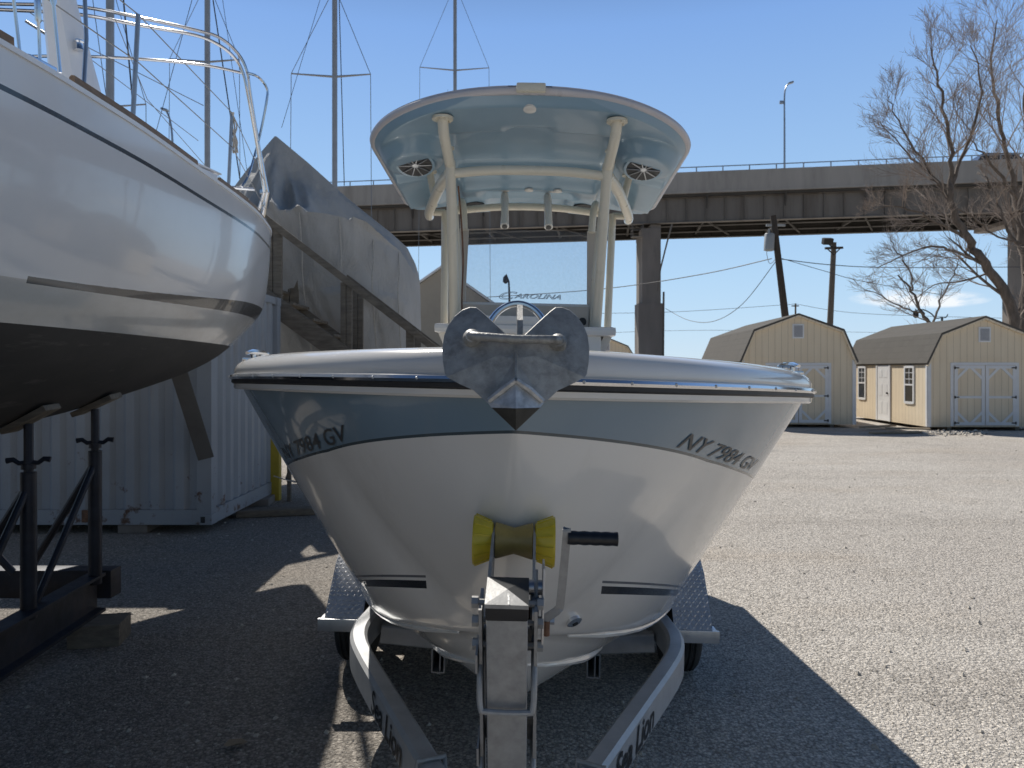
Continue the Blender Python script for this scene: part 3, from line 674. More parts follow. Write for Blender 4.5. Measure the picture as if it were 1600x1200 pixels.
# ================================================================== SAILBOAT on the left
SY = R(-10)
sb = thing('sailboat', 'large white sailing yacht with black bottom and teak toe rail, on the left', 'sailboat', (-2.916, 8.694, 0), (0,0,SY))
YS8 = 1.08; SM = ROOTM[sb.name] @ Matrix.Translation((0,0,-.148)) @ Matrix.Scale(YS8, 4); SI = SM.inverted()
s_b = Curve([(0,.02),(.12,.12),(.4,.28),(.9,.50),(1.6,.76),(2.9,1.10),(4.0,1.34),(5.0,1.47),(6,1.5),(7.5,1.38),(9.3,1.05)])
s_zs = Curve([(0,3.30),(1,3.25),(3,3.21),(5,3.2),(9.3,3.24)])
s_zk = Curve([(0,2.62),(.12,2.47),(.5,2.25),(.95,2.06),(1.5,1.88),(2.6,1.66),(3.7,1.5),(5,1.4),(7,1.5),(9.3,2.05)])
US = [9.3*(i/60)**1.6 for i in range(61)]
m = MB(); rows = []; wl = []; up = []; boot = []
for u in US:
    b, zs, zk = s_b(u), s_zs(u), s_zk(u); half = []
    for i in range(29):
        q = math.pi/2*(1-i/28)
        e = .62+.2*sst(2,0,u); half.append((b*math.sin(q)**e, -u, zs-(zs-zk)*math.cos(q)**(.95+.25*sst(3,0,u))))
    row = half+[(-x, y, z) for x, y, z in half[-2::-1]]
    rows.append(row)
    for x, y, z in row:
        wl.append(z-(2.06+.01*max(0,1-u)))
        zu = zs-.185; up.append((z-zu)/.024)
        zb = 2.255+.17*sst(5,0,u)-.0; th = .016+.05*sst(4.6,.1,u); bv = (z-zb)/th
        if u < .1: up[-1] = 9.0
        boot.append(bv)
m.grid(rows); m.at = {'wl': wl, 'up': up, 'boot': boot}; n0 = len(rows[0]); m.f.append(tuple((len(rows)-1)*n0+j for j in range(n0)))
hv = list(m.v); hf = list(m.f)
m.build('hull', sailm, sb, smooth=60)
bvh = BVHTree.FromPolygons([SM @ v for v in hv], [f for f in hf if len(f) == 4])
m = MB(); m.grid([[(s_b(u)*k, -u, s_zs(u)+.10*(1-k*k)*min(1, s_b(u))-.004) for k in [-1+j/5 for j in range(11)]] for u in US]); m.build('deck', sailwhite, sb)
m = MB(); m.prism([(-.18,-4.4,1.5),(.18,-4.4,1.5),(.14,-6.4,1.5),(-.14,-6.4,1.5)], (0,-.2,-1.1)); m.build('keel', cradle_m, sb)
def sheer(u, inset=.03, dz=0, s=1): return Vector((s*(s_b(u)-inset), -u, s_zs(u)+dz))
for s in (1, -1):
    for u0, u1 in ((.12,2.45),(2.9,4.35),(4.75,8.8)):
        n_ = int((u1-u0)/.12)+2
        m = MB(); m.sweep([sheer(u0+(u1-u0)*i/n_, .03, .028, s) for i in range(n_+1)], [(-.016,-.034),(.016,-.034),(.014,.022),(.004,.032),(-.012,.03)]); m.build('toe_rail', teak, sb)
    m = MB(); m.sweep([sheer(u, .0, -.006, s) for u in US[3:]], [(-.012,-.012),(.004,-.012),(.008,.004),(-.012,.012)]); m.build('hull_edge', sailwhite, sb)
def SL(px, py, d): return SI @ W(px, py, d*YS8)
# stanchions, lifelines, fittings: near side of the deck
stz = .62
def stan(u): b = sheer(u, .06, .03); return b, b+Vector((.02, .02, stz))
stl = []
for u in (2.15, 3.75, 6.2):
    b, t_ = stan(u); stl.append(t_); m = MB(); m.tube([b, t_], .0135, 10); m.lathe([(0,.03),(.03,.02)], b-Vector((0,0,.03)), (0,0,1), 12); m.build('stanchion', steel, sb)
bowp = sheer(.3, .05, .5)
for k in (0, .27):
    m = MB(); m.tube([p-Vector((0,0,k)) for p in [bowp]+stl], .0035, 6); m.build('lifeline', wiremat, sb)
m = MB()
for i in range(3): m.tube(smoothp([stl[0]+Vector((.01*i,-.01,0)), stl[0]+Vector((.03-.02*i,.02,-.1)), stl[0]+Vector((.01,.03*i,-.22)), stl[0]+Vector((.02-.02*i,.05,-.30)), stl[0]+Vector((0,.03,-.16))]), .006, 6)
m.build('rope_coil', ropem, sb)
# bent stainless tube frame above the foredeck
for pts, r in (([(-60,3,6.4),(0,6,6.5),(120,10,6.7),(220,28,6.9),(310,48,7.1),(345,60,7.2),(372,84,7.3),(386,112,7.35),(392,150,7.4),(404,225,7.5),(418,300,7.6)], .019),
               ([(-60,12,6.2),(0,15,6.3),(120,22,6.5),(220,40,6.7),(305,55,6.9),(345,72,7.0),(368,92,7.1),(380,115,7.15),(388,152,7.2),(402,230,7.4),(413,300,7.55)], .019),
               ([(40,88,6.6),(130,88,6.7),(230,93,6.9),(320,102,7.1),(382,115,7.2)], .017),
               ([(386,114,7.2),(403,120,7.4),(417,138,7.5),(416,160,7.5),(405,215,7.5),(390,270,7.4),(378,292,7.3)], .016)):
    m = MB(); m.tube(smoothp([SL(*p) for p in pts], 4), r*.8, 10); m.build('pulpit_tube', chrome, sb)
m = MB(); m.tube([SL(418,300,7.6), SL(404,372,7.75)], .022, 10); m.tube([SL(413,300,7.55), SL(398,350,7.7)], .016, 10); m.tube([SL(330,290,7.4), SL(398,296,7.5)], .014, 8); m.tube([SL(380,345,7.6), SL(408,348,7.7)], .014, 8)
for py in (300,318,345): m.box(SL(411,py,7.62), (.05,.05,.05), bev=.01)
m.build('stem_fitting', chrome, sb)
# chainplate cluster with turnbuckles near the left frame edge
m = MB(); c = sheer(4.55, .05, .03)
for i, (dx, dy) in enumerate(((0,0),(.03,-.12),(.05,.1))):
    a = c+Vector((dx*.3, dy, 0)); b = a+Vector((-.03-dx, dy*.2-.03*i, .62+.2*i))
    m.tube([a, a+(b-a)*.3, a+(b-a)*.32, a+(b-a)*.6, a+(b-a)*.62, a+(b-a)*1.6], [.007,.007,.014,.014,.006,.005], 8)
m.box(c+Vector((0,0,-.01)), (.04,.16,.05), bev=.01); m.build('chainplate', chrome, sb)
m = MB(); c = sheer(2.65, .06, .03); m.box(c, (.06,.22,.05), bev=.012); m.box(c+Vector((0,.0,.04)), (.07,.30,.012), bev=.004); m.build('deck_fairlead', sailwhite, sb)
# raked white mast
a = SL(128,185,5.6); b = SL(72,-110,5.3); d = (b-a)
m = MB(); ux = Vector((1,.1,0)).normalized(); rows = []
for t, w_ in ((0,.16),(.3,.13),(.6,.10),(1,.08),(2.2,.065)):
    c = a+d*t; rows.append([c+Vector((w_*math.cos(q)*(1 if abs(math.cos(q)) < .9 else .93), w_*1.4*math.sin(q), 0)) for q in [2*math.pi*j/12+.26 for j in range(12)]])
m.grid(rows, True); m.build('mast', sailwhite, sb, smooth=25)
m = MB(); c = SL(124,72,5.4); m.lathe([(-.03,.034),(-.01,.024),(.02,.024),(.03,.036),(.04,.036)], c, (0,0,1), 16); m.build('winch_drum', chrome, sb)
m = MB(); m.tube([SL(131,-40,5.1), SL(135,60,5.1), SL(130,150,5.0)], .014, 8); m.build('stay', steel, sb)
m = MB(); m.tube([SL(40,33,5.4), SL(90,65,5.45)], .010, 8); m.build('boom_strut', wiremat, sb)
for pts in (([(47,20,5.4),(115,63,5.45),(318,165,6.4)],.0035),([(180,30,5.2),(230,155,6.0),(320,258,6.6),(410,330,7.6)],.003),([(145,95,5.4),(228,158,6.0),(310,220,6.4)],.003)):
    m = MB(); m.tube([SL(*p) for p in pts[0]], pts[1], 5); m.build('rigging_line', wiremat, sb)

for ch in sb.children: ch.data.transform(Matrix.Translation((0,0,-.148)) @ Matrix.Scale(YS8, 4))
# ================================================================== CRADLE under the yacht
cr = thing('boat_cradle', 'dark steel cradle with screw posts and braces under the white yacht', 'cradle', (-2.9, 4.6, 0))
m = MB(); m.sweep([(-2.72,2.2,.285),(-2.92,5.18,.285)], [(-.06,-.135),(.06,-.135),(.06,-.115),(.0,-.11),(.0,.11),(.06,.115),(.06,.135),(-.06,.135)]); m.build('base_beam', cradle_m, cr, True)
m = MB(); m.sweep([(-4.4,2.2,.285),(-4.2,5.18,.285)], box_prof(.12,.27)); m.build('base_beam', cradle_m, cr, True)
for y in (3.0, 5.3):
    MB().beam((-4.3,y,.32),(-2.85,y,.32), .14,.2, bev=.01).build('cross_beam', cradle_m, cr, True)
for (x, y) in ((-2.89,4.4),(-2.9,5.12),(-4.1,4.4),(-4.1,5.12),(-2.75,2.6)):
    hit = bvh.ray_cast(Vector((x, y, .5)), Vector((0,0,1))); zt = hit[0].z if hit[0] is not None else 1.65
    nrm = hit[1] if hit[0] is not None else Vector((0,0,-1)); nrm = -nrm if nrm.z > 0 else nrm
    m = MB(); m.tube([(x, y, .36),(x, y, zt-.34)], .044, 14)
    po = m.build('post', cradle_m, cr, True)
    m = MB(); m.tube([(x, y, zt-.36),(x, y, zt-.05)], .027, 10); m.lathe([(0,.04),(.03,.04)], (x, y, zt-.32), (0,0,1), 12)
    dx = Vector((.95,.3,0)).normalized()
    for q in (-1, 1): m.tube([Vector((x, y, zt-.28)), Vector((x, y, zt-.285))+dx*q*.05, Vector((x, y, zt-.262))+dx*q*.08, Vector((x, y, zt-.268))+dx*q*.115], [.016,.014,.015,.018], 8)
    m.build('jack_screw', cradle_m, cr, True)
    t1 = nrm.cross(Vector((0,1,0))).normalized(); t2 = nrm.cross(t1); Mx = Matrix((t1, t2, nrm)).transposed()
    m = MB(); m.box(Vector((x, y, zt))+nrm*.022, (.30,.16,.036), Mx, .006); m.build('pad', woodgrey, cr, True)
    sx = -1 if x > -3.4 else 1
    m = MB(); m.tube([(x, y, zt-.42),(x-.02, y-.55 if y < 5 else y-.62, .40)], .022, 10); m.tube([(x, y, zt-.42),(x+sx*.55, y+.12, .40)], .026, 10); m.build('brace', cradle_m, cr, True)
for (x, y, sx, sy, lb) in ((-2.80,5.0,.32,.26,'dark timber block under the near end of the cradle beam'),(-2.72,2.6,.3,.3,'dark timber block under the cradle beam at the left frame edge')):
    tag(MB().box((x, y, .075), (sx,sy,.15), Euler((0,0,.2)), .01).build('timber_block', woodgrey), lb, 'timber block')

# ================================================================== CONTAINER
ct = thing('shipping_container', 'white corrugated shipping container behind the yacht cradle', 'container', (-6.4, 9.4, 0))
CX0, CX1, CY0, CY1, CZ0, CZ1 = -9.45, -3.38, 8.27, 10.68, .10, 2.88
def corr(a, b, z0, z1, depth, pitch, inward):
    a = Vector(a); b = Vector(b); d = (b-a); L = d.length; d.normalize(); inn = Vector(inward); pts = []; n = max(1, round(L/pitch)); p = L/n
    for i in range(n):
        for t, k in ((0,0),(.30,0),(.47,1),(.80,1),(.97,0)): pts.append(a+d*(p*(i+t))+inn*depth*k)
    pts.append(b); m = MB(); m.grid([[q+Vector((0,0,z0)) for q in pts],[q+Vector((0,0,z1)) for q in pts]]); return m
corr((CX0+.1,CY0+.012,0),(CX1-.12,CY0+.012,0), CZ0+.17, CZ1-.1, .045,.28,(0,1,0)).build('side_wall', contm, ct, True, smooth=0)
corr((CX1-.012,CY0+.12,0),(CX1-.012,CY1-.1,0), CZ0+.17, CZ1-.1, .04,.25,(-1,0,0)).build('end_wall', contm, ct, True, smooth=0)
m = MB()
m.box(((CX0+CX1)/2, CY0+.05, CZ0+.085), (CX1-CX0-.2,.10,.165)); m.box((CX1-.05, (CY0+CY1)/2, CZ0+.085), (.10,CY1-CY0-.2,.165)); m.build('bottom_rail', contm, ct, True)
m = MB(); m.box(((CX0+CX1)/2, CY0+.04, CZ1-.05), (CX1-CX0-.2,.08,.10)); m.box((CX1-.04, (CY0+CY1)/2, CZ1-.05), (.08,CY1-CY0-.2,.10)); m.build('top_rail', contm, ct, True)
m = MB(); m.box(((CX0+CX1)/2-.0, (CY0+CY1)/2, CZ1-.02), (CX1-CX0-.1,CY1-CY0-.1,.03)); m.box(((CX0+CX1)/2, CY1-.06, 1.485), (CX1-CX0-.1,.04,2.72)); m.box((CX0+.06, (CY0+CY1)/2, 1.485), (.04,CY1-CY0-.2,2.72)); m.build('roof', contm, ct, True)
for x, y in ((CX1-.08,CY0+.07),(CX1-.06,CY1-.07),(CX0+.08,CY0+.07)):
    m = MB(); m.box((x, y, (CZ0+CZ1)/2), (.165,.14,CZ1-CZ0-.24), bev=.008); cp = m.build('corner_post', contm, ct, True)
    for z in (CZ0+.06, CZ1-.06):
        m = MB(); m.box((x+.0, y, z), (.178,.162,.118), bev=.008); k = m.build('corner_casting', contm, cp); k.data.transform(ROOTM[ct.name].inverted())
        m = MB(); m.box((x-.01, y-.082, z), (.05,.004,.07), bev=.001); k = m.build('casting_hole', black, cp); k.data.transform(ROOTM[ct.name].inverted())
m = MB(); m.box((-4.75, CY0-.006, CZ0+.10), (.16,.02,.14), bev=.01); m.build('forklift_pocket', rust, ct, True)
for x, y in ((-3.2,10.1),(-4.3,8.5),(-7,8.5)):
    tag(MB().box((x if x < -4 else -3.46, y, .049), (.32,.4,.098), Euler((0,0,.1)), .008).build('concrete_block', concrete), {-3.2:'rough concrete block under the far end corner of the container', -4.3:'rough concrete block under the container front rail, right one', -7:'rough concrete block under the container front rail, left one'}[x], 'block')
# leaning grey plank in front of the container
m = MB(); m.beam(W(268,545,7.5), W(322,716,8.1), .165, .03, (.3,-1,0), bev=.004); tag(m.build('leaning_plank', nmat('grey_plank', (.12,.115,.11), .8, var=.15, vs=4, dirt=(.06,.055,.05))), 'long grey plank leaning diagonally against the container corner', 'plank')

# ================================================================== WOODEN STAIRS
SD = 10.95
st = thing('wooden_stairs', 'weathered wooden stairs with handrail, descending behind the yacht bow', 'stairs', (-1.8, SD, 0))
hA = W(325,272,SD); hB = W(660,530,SD); sl = (hB.z-hA.z)/(hB.x-hA.x)
def hz(x): return hA.z+sl*(x-hA.x)
xe = hA.x+(1.02-hA.z)/sl
for k, dy in enumerate((0, .95)):
    MB().beam((hA.x, SD+dy, hz(hA.x)), (xe, SD+dy, hz(xe)), .045, .10, bev=.006).build('handrail', woodgrey, st, True)
    MB().beam((hA.x-.05, SD+dy, hz(hA.x)-1.20), (xe, SD+dy, .0), .05, .28, bev=.005).build('stringer', woodgrey, st, True)
    for px, wd in ((350,.12),(386,.10),(425,.27),(540,.17),(640,.12)):
        x = (px-800)/F*SD
        m = MB()
        if wd > .15:
            for q in (-1, 1): m.box((x+q*wd/4*1.02, SD+dy+.06*(1 if dy == 0 else -1), hz(x)-.68), (wd/2*.94,.06,1.30), bev=.004)
        else: m.box((x, SD+dy+.06*(1 if dy == 0 else -1), hz(x)-.66), (wd,.06,1.30), bev=.004)
        m.build('post', woodgrey, st, True)
n_ = 15
for i in range(n_):
    x = hA.x+.2+(xe-hA.x-.3)*i/n_; MB().box((x+.0, SD+.475, hz(x)-1.07), (.30,.86,.04), bev=.004).build('tread', woodgrey, st, True)
m = MB(); m.box((hA.x-.62, SD+.475, hz(hA.x)-1.13), (1.15,1.0,.06)); m.build('landing', woodgrey, st, True)
for x in (hA.x-1.1, hA.x-.1): MB().box((x, SD+1.0, (hz(hA.x)-1.17)/2), (.1,.1,hz(hA.x)-1.17)).build('support_post', woodgrey, st, True)

# ================================================================== TARP COVERED BOAT
tb = thing('covered_boat', 'tall boat wrapped in creased grey tarpaulin beside the wooden stairs', 'boat', (-3.3, 13.5, 0))
# stations along x: (x, ridge z, ridge y, eave z, eave near y, side z, side y, bottom z, bottom y)
ST = [(-5.25,4.75,13.3,4.5,12.9,3.4,12.9,2.4,13.2),(-5.0,5.10,13.2,4.55,12.5,3.3,12.55,2.2,12.9),(-4.55,5.58,13.05,4.52,11.9,3.2,12.2,1.9,12.7),(-4.18,5.98,13.0,4.42,11.7,3.1,12.0,1.6,12.6),(-3.6,5.50,13.05,4.36,11.6,3.1,11.85,1.5,12.6),
      (-2.95,4.92,13.2,4.32,11.65,3.1,11.85,1.4,12.6),(-2.55,4.60,13.3,4.24,11.85,3.1,11.9,1.4,12.6),(-2.2,4.33,13.4,4.02,12.35,3.1,12.2,1.5,12.7),(-1.92,4.08,13.5,3.86,12.75,3.05,12.6,1.7,12.9),(-1.76,3.75,13.6,3.6,13.2,3.0,13.05,2.0,13.2),(-1.72,3.45,13.7,3.4,13.55,3.0,13.5,2.3,13.55)]
cols = list(zip(*ST)); 
def lin(xs_, ys_):
    def f(x):
        for i in range(len(xs_)-1):
            if x <= xs_[i+1]: return ys_[i]+(ys_[i+1]-ys_[i])*(x-xs_[i])/(xs_[i+1]-xs_[i])
        return ys_[-1]
    return f
CC = [lin(cols[0], c) if i in (0, 2, 3) else Curve(list(zip(cols[0], c))) for i, c in enumerate(cols[1:])]
m = MB(); rows = []
for i in range(111):
    x = -5.25+3.53*i/110; rz, ry, ez, ey, sz, sy, bz, by = [c(x) for c in CC]
    poly = [(ry, rz),(ey, ez),(sy, sz),(by, bz),(2*ry-by, bz),(2*ry-sy, sz),(2*ry-ey, ez)]
    ring = []
    for a in range(len(poly)):
        p, q = Vector(poly[a]), Vector(poly[(a+1) % len(poly)])
        nn_ = 22 if a in (0,1,2) else 8
        for k in range(nn_):
            t = k/nn_; c = p.lerp(q, t)
            sag = .38*math.sin(math.pi*t**.85)*min(1, (p-q).length/1.6)*(1 if a == 0 else .3 if a == 6 else 0)
            y, z = c.x, c.y-sag; nr = sst(0,.22,t) if a == 0 else sst(1,.78,t) if a == 6 else 1
            # creases radiating from the ridge peak and hanging folds
            ang = math.atan2(z-6.0, x+4.18)
            rg = 1-2*abs(noise.noise(Vector((ang*5+3, .3*t, (x+4.2)*.3)))); fold = .26*(rg-.5)*sst(.0,.45,t if a == 0 else .25)*(1 if a in (0,6) else .3)
            fold += .09*noise.noise(Vector((x*2.2, y*.5, z*1.1)))+.10*(.4-abs(noise.noise(Vector((x*4.5+z*1.5, y, z*1.4)))))+.012*noise.noise(Vector((x*11, y, z*5)))
            fold *= nr*(.45 if a in (1, 2) else .8)
            if a == 2: fold += .03*math.sin(x*7+z)
            ring.append((x, y-fold*1.6, z+(fold if a in (0,6) else 0)))
    rows.append(ring)
m.grid(rows, True); n0 = len(rows[0]); m.f.append(tuple(range(n0))); m.f.append(tuple(len(m.v)-n0+j for j in range(n0)))
m.build('tarpaulin', tarpm, tb, True, smooth=75)
for x in (-4.0,-3.35,-2.75,-2.3,-1.95):
    rz, ry, ez, ey, sz, sy, bz, by = [c(x) for c in CC]
    MB().tube(smoothp([(x, ey-.03, ez-.02),(x+.03, (ey+sy)/2-.09, (ez+sz)/2),(x+.02, sy-.07, sz),(x+.05, by-.05, bz-.1),(x+.05, by+.2, bz-.5)], 4), .009, 5).build('tie_rope', ropem, tb, True)
m = MB()
for x in (-4.6,-3.3,-2.3):
    for s in (-1, 1):
        m.tube([(x, 13.2+s*.55, 1.75),(x+.05, 13.2+s*1.0, 0)], .03, 8); m.tube([(x, 13.2+s*.55, 1.75),(x-.5, 13.2+s*.8, 0)], .025, 8)
m.build('stand', cradle_m, tb, True)

# ================================================================== GABLED BUILDING behind
gb = thing('gabled_building', 'drab tan gabled building seen through the powerboat windshield', 'building', (-2.9, 27, 0))
D = 26.0; pk = W(690,420,D); hwid = 2.45; ez = pk.z-hwid*.70
m = MB(); m.prism([(pk.x-hwid, D, 0),(pk.x+hwid, D, 0),(pk.x+hwid, D, ez),(pk.x, D, pk.z),(pk.x-hwid, D, ez)], (0,6,0)); m.build('wall', tan_wall, gb, True, smooth=0)
m = MB()
for s in (-1, 1): m.beam((pk.x+s*.0, D-.06, pk.z+.06),(pk.x+s*(hwid+.15), D-.06, ez-.04), .06, .24, (0,-1,0)); 
m.build('fascia', whitetrim, gb, True)
m = MB()
for s in (-1, 1):
    a = Vector((pk.x, D-.1, pk.z+.11)); b = Vector((pk.x+s*(hwid+.18), D-.1, ez-.0)); m.prism([a, b, b+Vector((0,0,-.05)), a+Vector((0,0,-.05))], (0,6.3,0))
m.build('roof', shingle, gb, True)

# ================================================================== SHEDS
def make_shed(name, label, loc, yaw, wd, depth, ze, zk, zp, kx, group, side_bits=False):
    t = thing(name, label, 'shed', loc, (0,0,yaw), group); w = wd/2; z0 = .10
    pf = [(-w,z0),(w,z0),(w,ze),(kx,zk),(0,zp),(-kx,zk),(-w,ze)]
    for q in (0, depth): MB().add([Vector((x,q,z)) for x, z in pf], [tuple(range(7))]); m = MB(); m.add([Vector((x,q,z)) for x, z in pf], [tuple(range(7))]); m.build('gable_wall', sidF, t, smooth=0)
    for s in (-1, 1): MB().grid([[(s*w,0,z0),(s*w,depth,z0)],[(s*w,0,ze),(s*w,depth,ze)]]).build('side_wall', sidS, t, smooth=0)
    ov = .07; rp = [(-w-ov,ze-.10),(-kx-.03,zk+.05),(0,zp+.07),(kx+.03,zk+.05),(w+ov,ze-.10)]
    m = MB(); o = [(x, z) for x, z in rp]; inn = [(x*.975, z-.055) for x, z in rp]
    m.prism([(x,-.09,z) for x, z in o]+[(x,-.09,z) for x, z in inn[::-1]], (0,depth+.18,0)); rf = m.build('roof', shingle, t, smooth=0)
    m = MB()
    for i in range(4):
        a, b = inn[i], inn[i+1]; m.beam((a[0],-.045,a[1]-.035),(b[0],-.045,b[1]-.035), .055, .085, (0,-1,0))
    m.build('rake_board', sidF, t, smooth=0)
    m = MB(); m.box((0,-.006,ze+.02), (wd-.1,.014,.03)); m.build('seam_flashing', sidF, t, smooth=0)
    for s in (-1, 1):
        for y in (0, depth):
            m = MB(); q = -1 if y == 0 else 1
            m.box((s*(w-.045), y+q*.014, (z0+ze-.05)/2), (.10,.026,ze-.05-z0)); m.box((s*(w+.013), y-q*.036, (z0+ze-.05)/2-.0), (.026,.075,ze-.06-z0)); m.build('corner_trim', whitetrim, t, smooth=0)
    m = MB(); m.box((0,-.012,zp-.50), (.36,.03,.46)); vn = m.build('gable_vent', whitetrim, t, smooth=0)
    m = MB()
    for k in range(9): m.box((0,-.030,zp-.665+.041*k), (.27,.012,.030), Euler((R(28),0,0)))
    m.build('louver', ventm, vn, smooth=0)
    dw, dh, zb = .93, 1.82, z0+.05
    for s in (-1, 1):
        c = s*dw/2
        m = MB(); m.box((c,-.016,zb+dh/2), (dw-.014,.03,dh)); lf = m.build('door_leaf', sidF, t, smooth=0)
        m = MB(); y = -.042; fw = .095; a0, a1, b0, b1 = c-dw/2+.012, c+dw/2-.012, zb+.005, zb+dh-.005
        for x in (a0+fw/2, a1-fw/2): m.box((x,y,zb+dh/2), (fw,.02,b1-b0))
        for z in (b0+fw/2, zb+dh*.47, b1-fw/2): m.box((c,y,z), (a1-a0-2*fw,.018,fw*(1 if z != zb+dh*.47 else .75)))
        for sx in (-1, 1):
            for sz in (-1, 1):
                cx = (a1-fw) if sx > 0 else (a0+fw); cz = (b1-fw) if sz > 0 else (b0+fw)
                m.beam((cx-sx*.30,y+.002,cz+sz*.02),(cx+sx*.02,y+.002,cz-sz*.30), .014, .075, (sx*1,0,sz*1))
        m.build('trim', whitetrim, lf, smooth=0)
        for z in (b0+.07, zb+dh*.47, b1-.07):
            m = MB(); e = a1 if s > 0 else a0; m.box((e-s*.06,y-.014,z), (.15,.01,.035)); m.box((e-s*.01,y-.016,z), (.03,.014,.09)); m.build('hinge', hingem, lf, smooth=0)
    m = MB(); y = -.014
    for s in (-1, 1): m.box((s*(dw+.045),y,zb+dh/2+.03), (.09,.026,dh+.10))
    m.box((0,y,zb+dh+.045), (dw*2,.026,.08)); m.build('door_frame', whitetrim, t, smooth=0)
    m = MB(); 
    for s in (-1, 1): m.box((s*w*.6, depth/2, .052), (.12,depth-.1,.104))
    m.build('skid', woodgrey, t, smooth=0)
    if side_bits:
        for y in (1.05, 4.35):
            m = MB(); X = -w-.018
            for q, sz in (((0,.27,0),(.03,.07,1.18)),((0,-.27,0),(.03,.07,1.18)),((0,0,.57),(.03,.47,.08)),((0,0,-.57),(.03,.47,.08)),((0,0,.0),(.03,.47,.05))): m.box((X,y+q[1],1.36+q[2]), sz)
            wn = m.build('window', whitetrim, t, smooth=0)
            for q in (-1, 1): MB().box((-w-.008,y,1.36+q*.28), (.012,.47,.50)).build('pane', darkglass, wn, smooth=0)
            m = MB(); m.box((-w-.016,y,1.36+.28), (.012,.02,.5)); [m.box((-w-.0165,y,1.36+.28+k), (.013,.47,.018)) for k in (-.1,.1)]; m.build('muntin', whitetrim, wn, smooth=0)
        m = MB(); m.box((-w-.014,2.75,z0+.95), (.024,.80,1.88)); dr = m.build('side_door', whitetrim, t, smooth=0)
        for z in (.5,1.1,1.65):
            for q in (-.18,.18): MB().box((-w-.028,2.75+q,z+.05), (.008,.24,.4 if z < 1.6 else .25), bev=.003).build('door_panel', whitetrim, dr, smooth=0)
        m = MB(); m.lathe([(0,.03),(.05,.03)], (-w-.028,2.42,1.05), (-1,0,0), 10); m.build('handle', hingem, dr)
        m = MB()
        for q in (-.45,.45): m.box((-w-.02,2.75+q,z0+1.0), (.036,.09,2.0))
        m.box((-w-.02,2.75,z0+1.955), (.036,.81,.09)); m.build('side_door_frame', whitetrim, t, smooth=0)
    return t
GS = 'tan gambrel-roofed sheds across the yard'
cx = W(1247,0,23.4).x
make_shed('barn_shed', 'tan gambrel shed partly hidden behind the powerboat bow, left of the fully visible one', (cx, 23.4, 0), R(-3.5), 3.55, 6.4, 2.20, 3.07, 3.56, 1.38, GS)
cx = W(1538,0,22.3).x
make_shed('barn_shed', 'tan gambrel shed with white side door and two side windows, under bare trees', (cx, 22.3, 0), R(-1.2), 3.40, 5.6, 2.14, 2.90, 3.40, 1.30, GS, True)
cx = W(948,0,42).x
make_shed('barn_shed', 'far tan shed roof just peeping over the gunwale right of the console', (cx, 42, 0), R(4), 3.5, 5.5, 2.35, 3.15, 3.62, 1.2, GS)
# strip of roofing felt on the right shed roof, planks and stones by its corner
m = MB()
for i, (px, py, d, l, w_, a, lb) in enumerate(((1400,672,21.2,1.6,.25,.2,'pale loose plank lying on the ground between the two sheds, nearest one'),(1418,670,22.2,1.2,.2,-.3,'pale loose plank lying against the base of the right shed wall'),(1372,671,22.6,1.5,.2,.5,'short weathered plank lying behind the other planks between the sheds'))):
    p = W(px, py, d); tag(MB().box((p.x, d, .035+.03*i), (l,w_,.05), Euler((0,0,a)), .004).build('loose_plank', pallet), lb, 'plank', 'loose planks between the sheds')
random.seed(3)
m = MB()
def pebble(m, x, y, z, r):
    q = [Vector((random.gauss(0,1), random.gauss(0,1), random.gauss(0,.7))).normalized()*r*random.uniform(.7,1.2) for _ in range(6)]
    b = [Vector((r,0,0)),Vector((0,r,0)),Vector((-r,0,0)),Vector((0,-r,0)),Vector((0,0,r*.7)),Vector((0,0,-r*.5))]
    a = random.random()*6.3; Mx = Matrix.Rotation(a, 3, 'Z')
    o = len(m.v); m.v += [Mx @ (c*random.uniform(.6,1.3))+Vector((x,y,z)) for c in b]
    m.f += [(o,o+1,o+4),(o+1,o+2,o+4),(o+2,o+3,o+4),(o+3,o,o+4),(o+1,o,o+5),(o+2,o+1,o+5),(o+3,o+2,o+5),(o,o+3,o+5)]
for i in range(9000):
    d = 2.6+random.random()**1.7*15; x = (random.uniform(-60,1660)-800)/F*d; pebble(m, x, d, gz(x, d)+.003, random.uniform(.003,.008)*(1.6 if random.random() < .04 else 1))
for i in range(420):
    d = 3.2+random.random()**1.5*16; x = (random.uniform(-60,1660)-800)/F*d; pebble(m, x, d, gz(x, d)+.004, random.uniform(.009,.022))
for i in range(160):
    d = random.gauss(21.2,.35); x = W(random.uniform(1440,1545),0,d).x; pebble(m, x, d, .02, random.uniform(.02,.07))
gr = m.build('gravel', stonem, None, True, smooth=0, fix=False); gr['kind'] = 'stuff'
# dry leaf on the shaded ground
p = W(365,1168,1.85*F/(1168-HZ)); m = MB(); m.grid([[(p.x-.05,p.y,.012),(p.x-.02,p.y-.03,.02),(p.x+.03,p.y-.02,.03)],[(p.x-.03,p.y+.02,.03),(p.x,p.y,.012),(p.x+.05,p.y+.01,.015)],[(p.x,p.y+.04,.02),(p.x+.03,p.y+.03,.03),(p.x+.055,p.y+.035,.01)]])
tag(m.build('dry_leaf', pallet, fix=False), 'small dry brown leaf on the shaded gravel at the lower left', 'leaf')
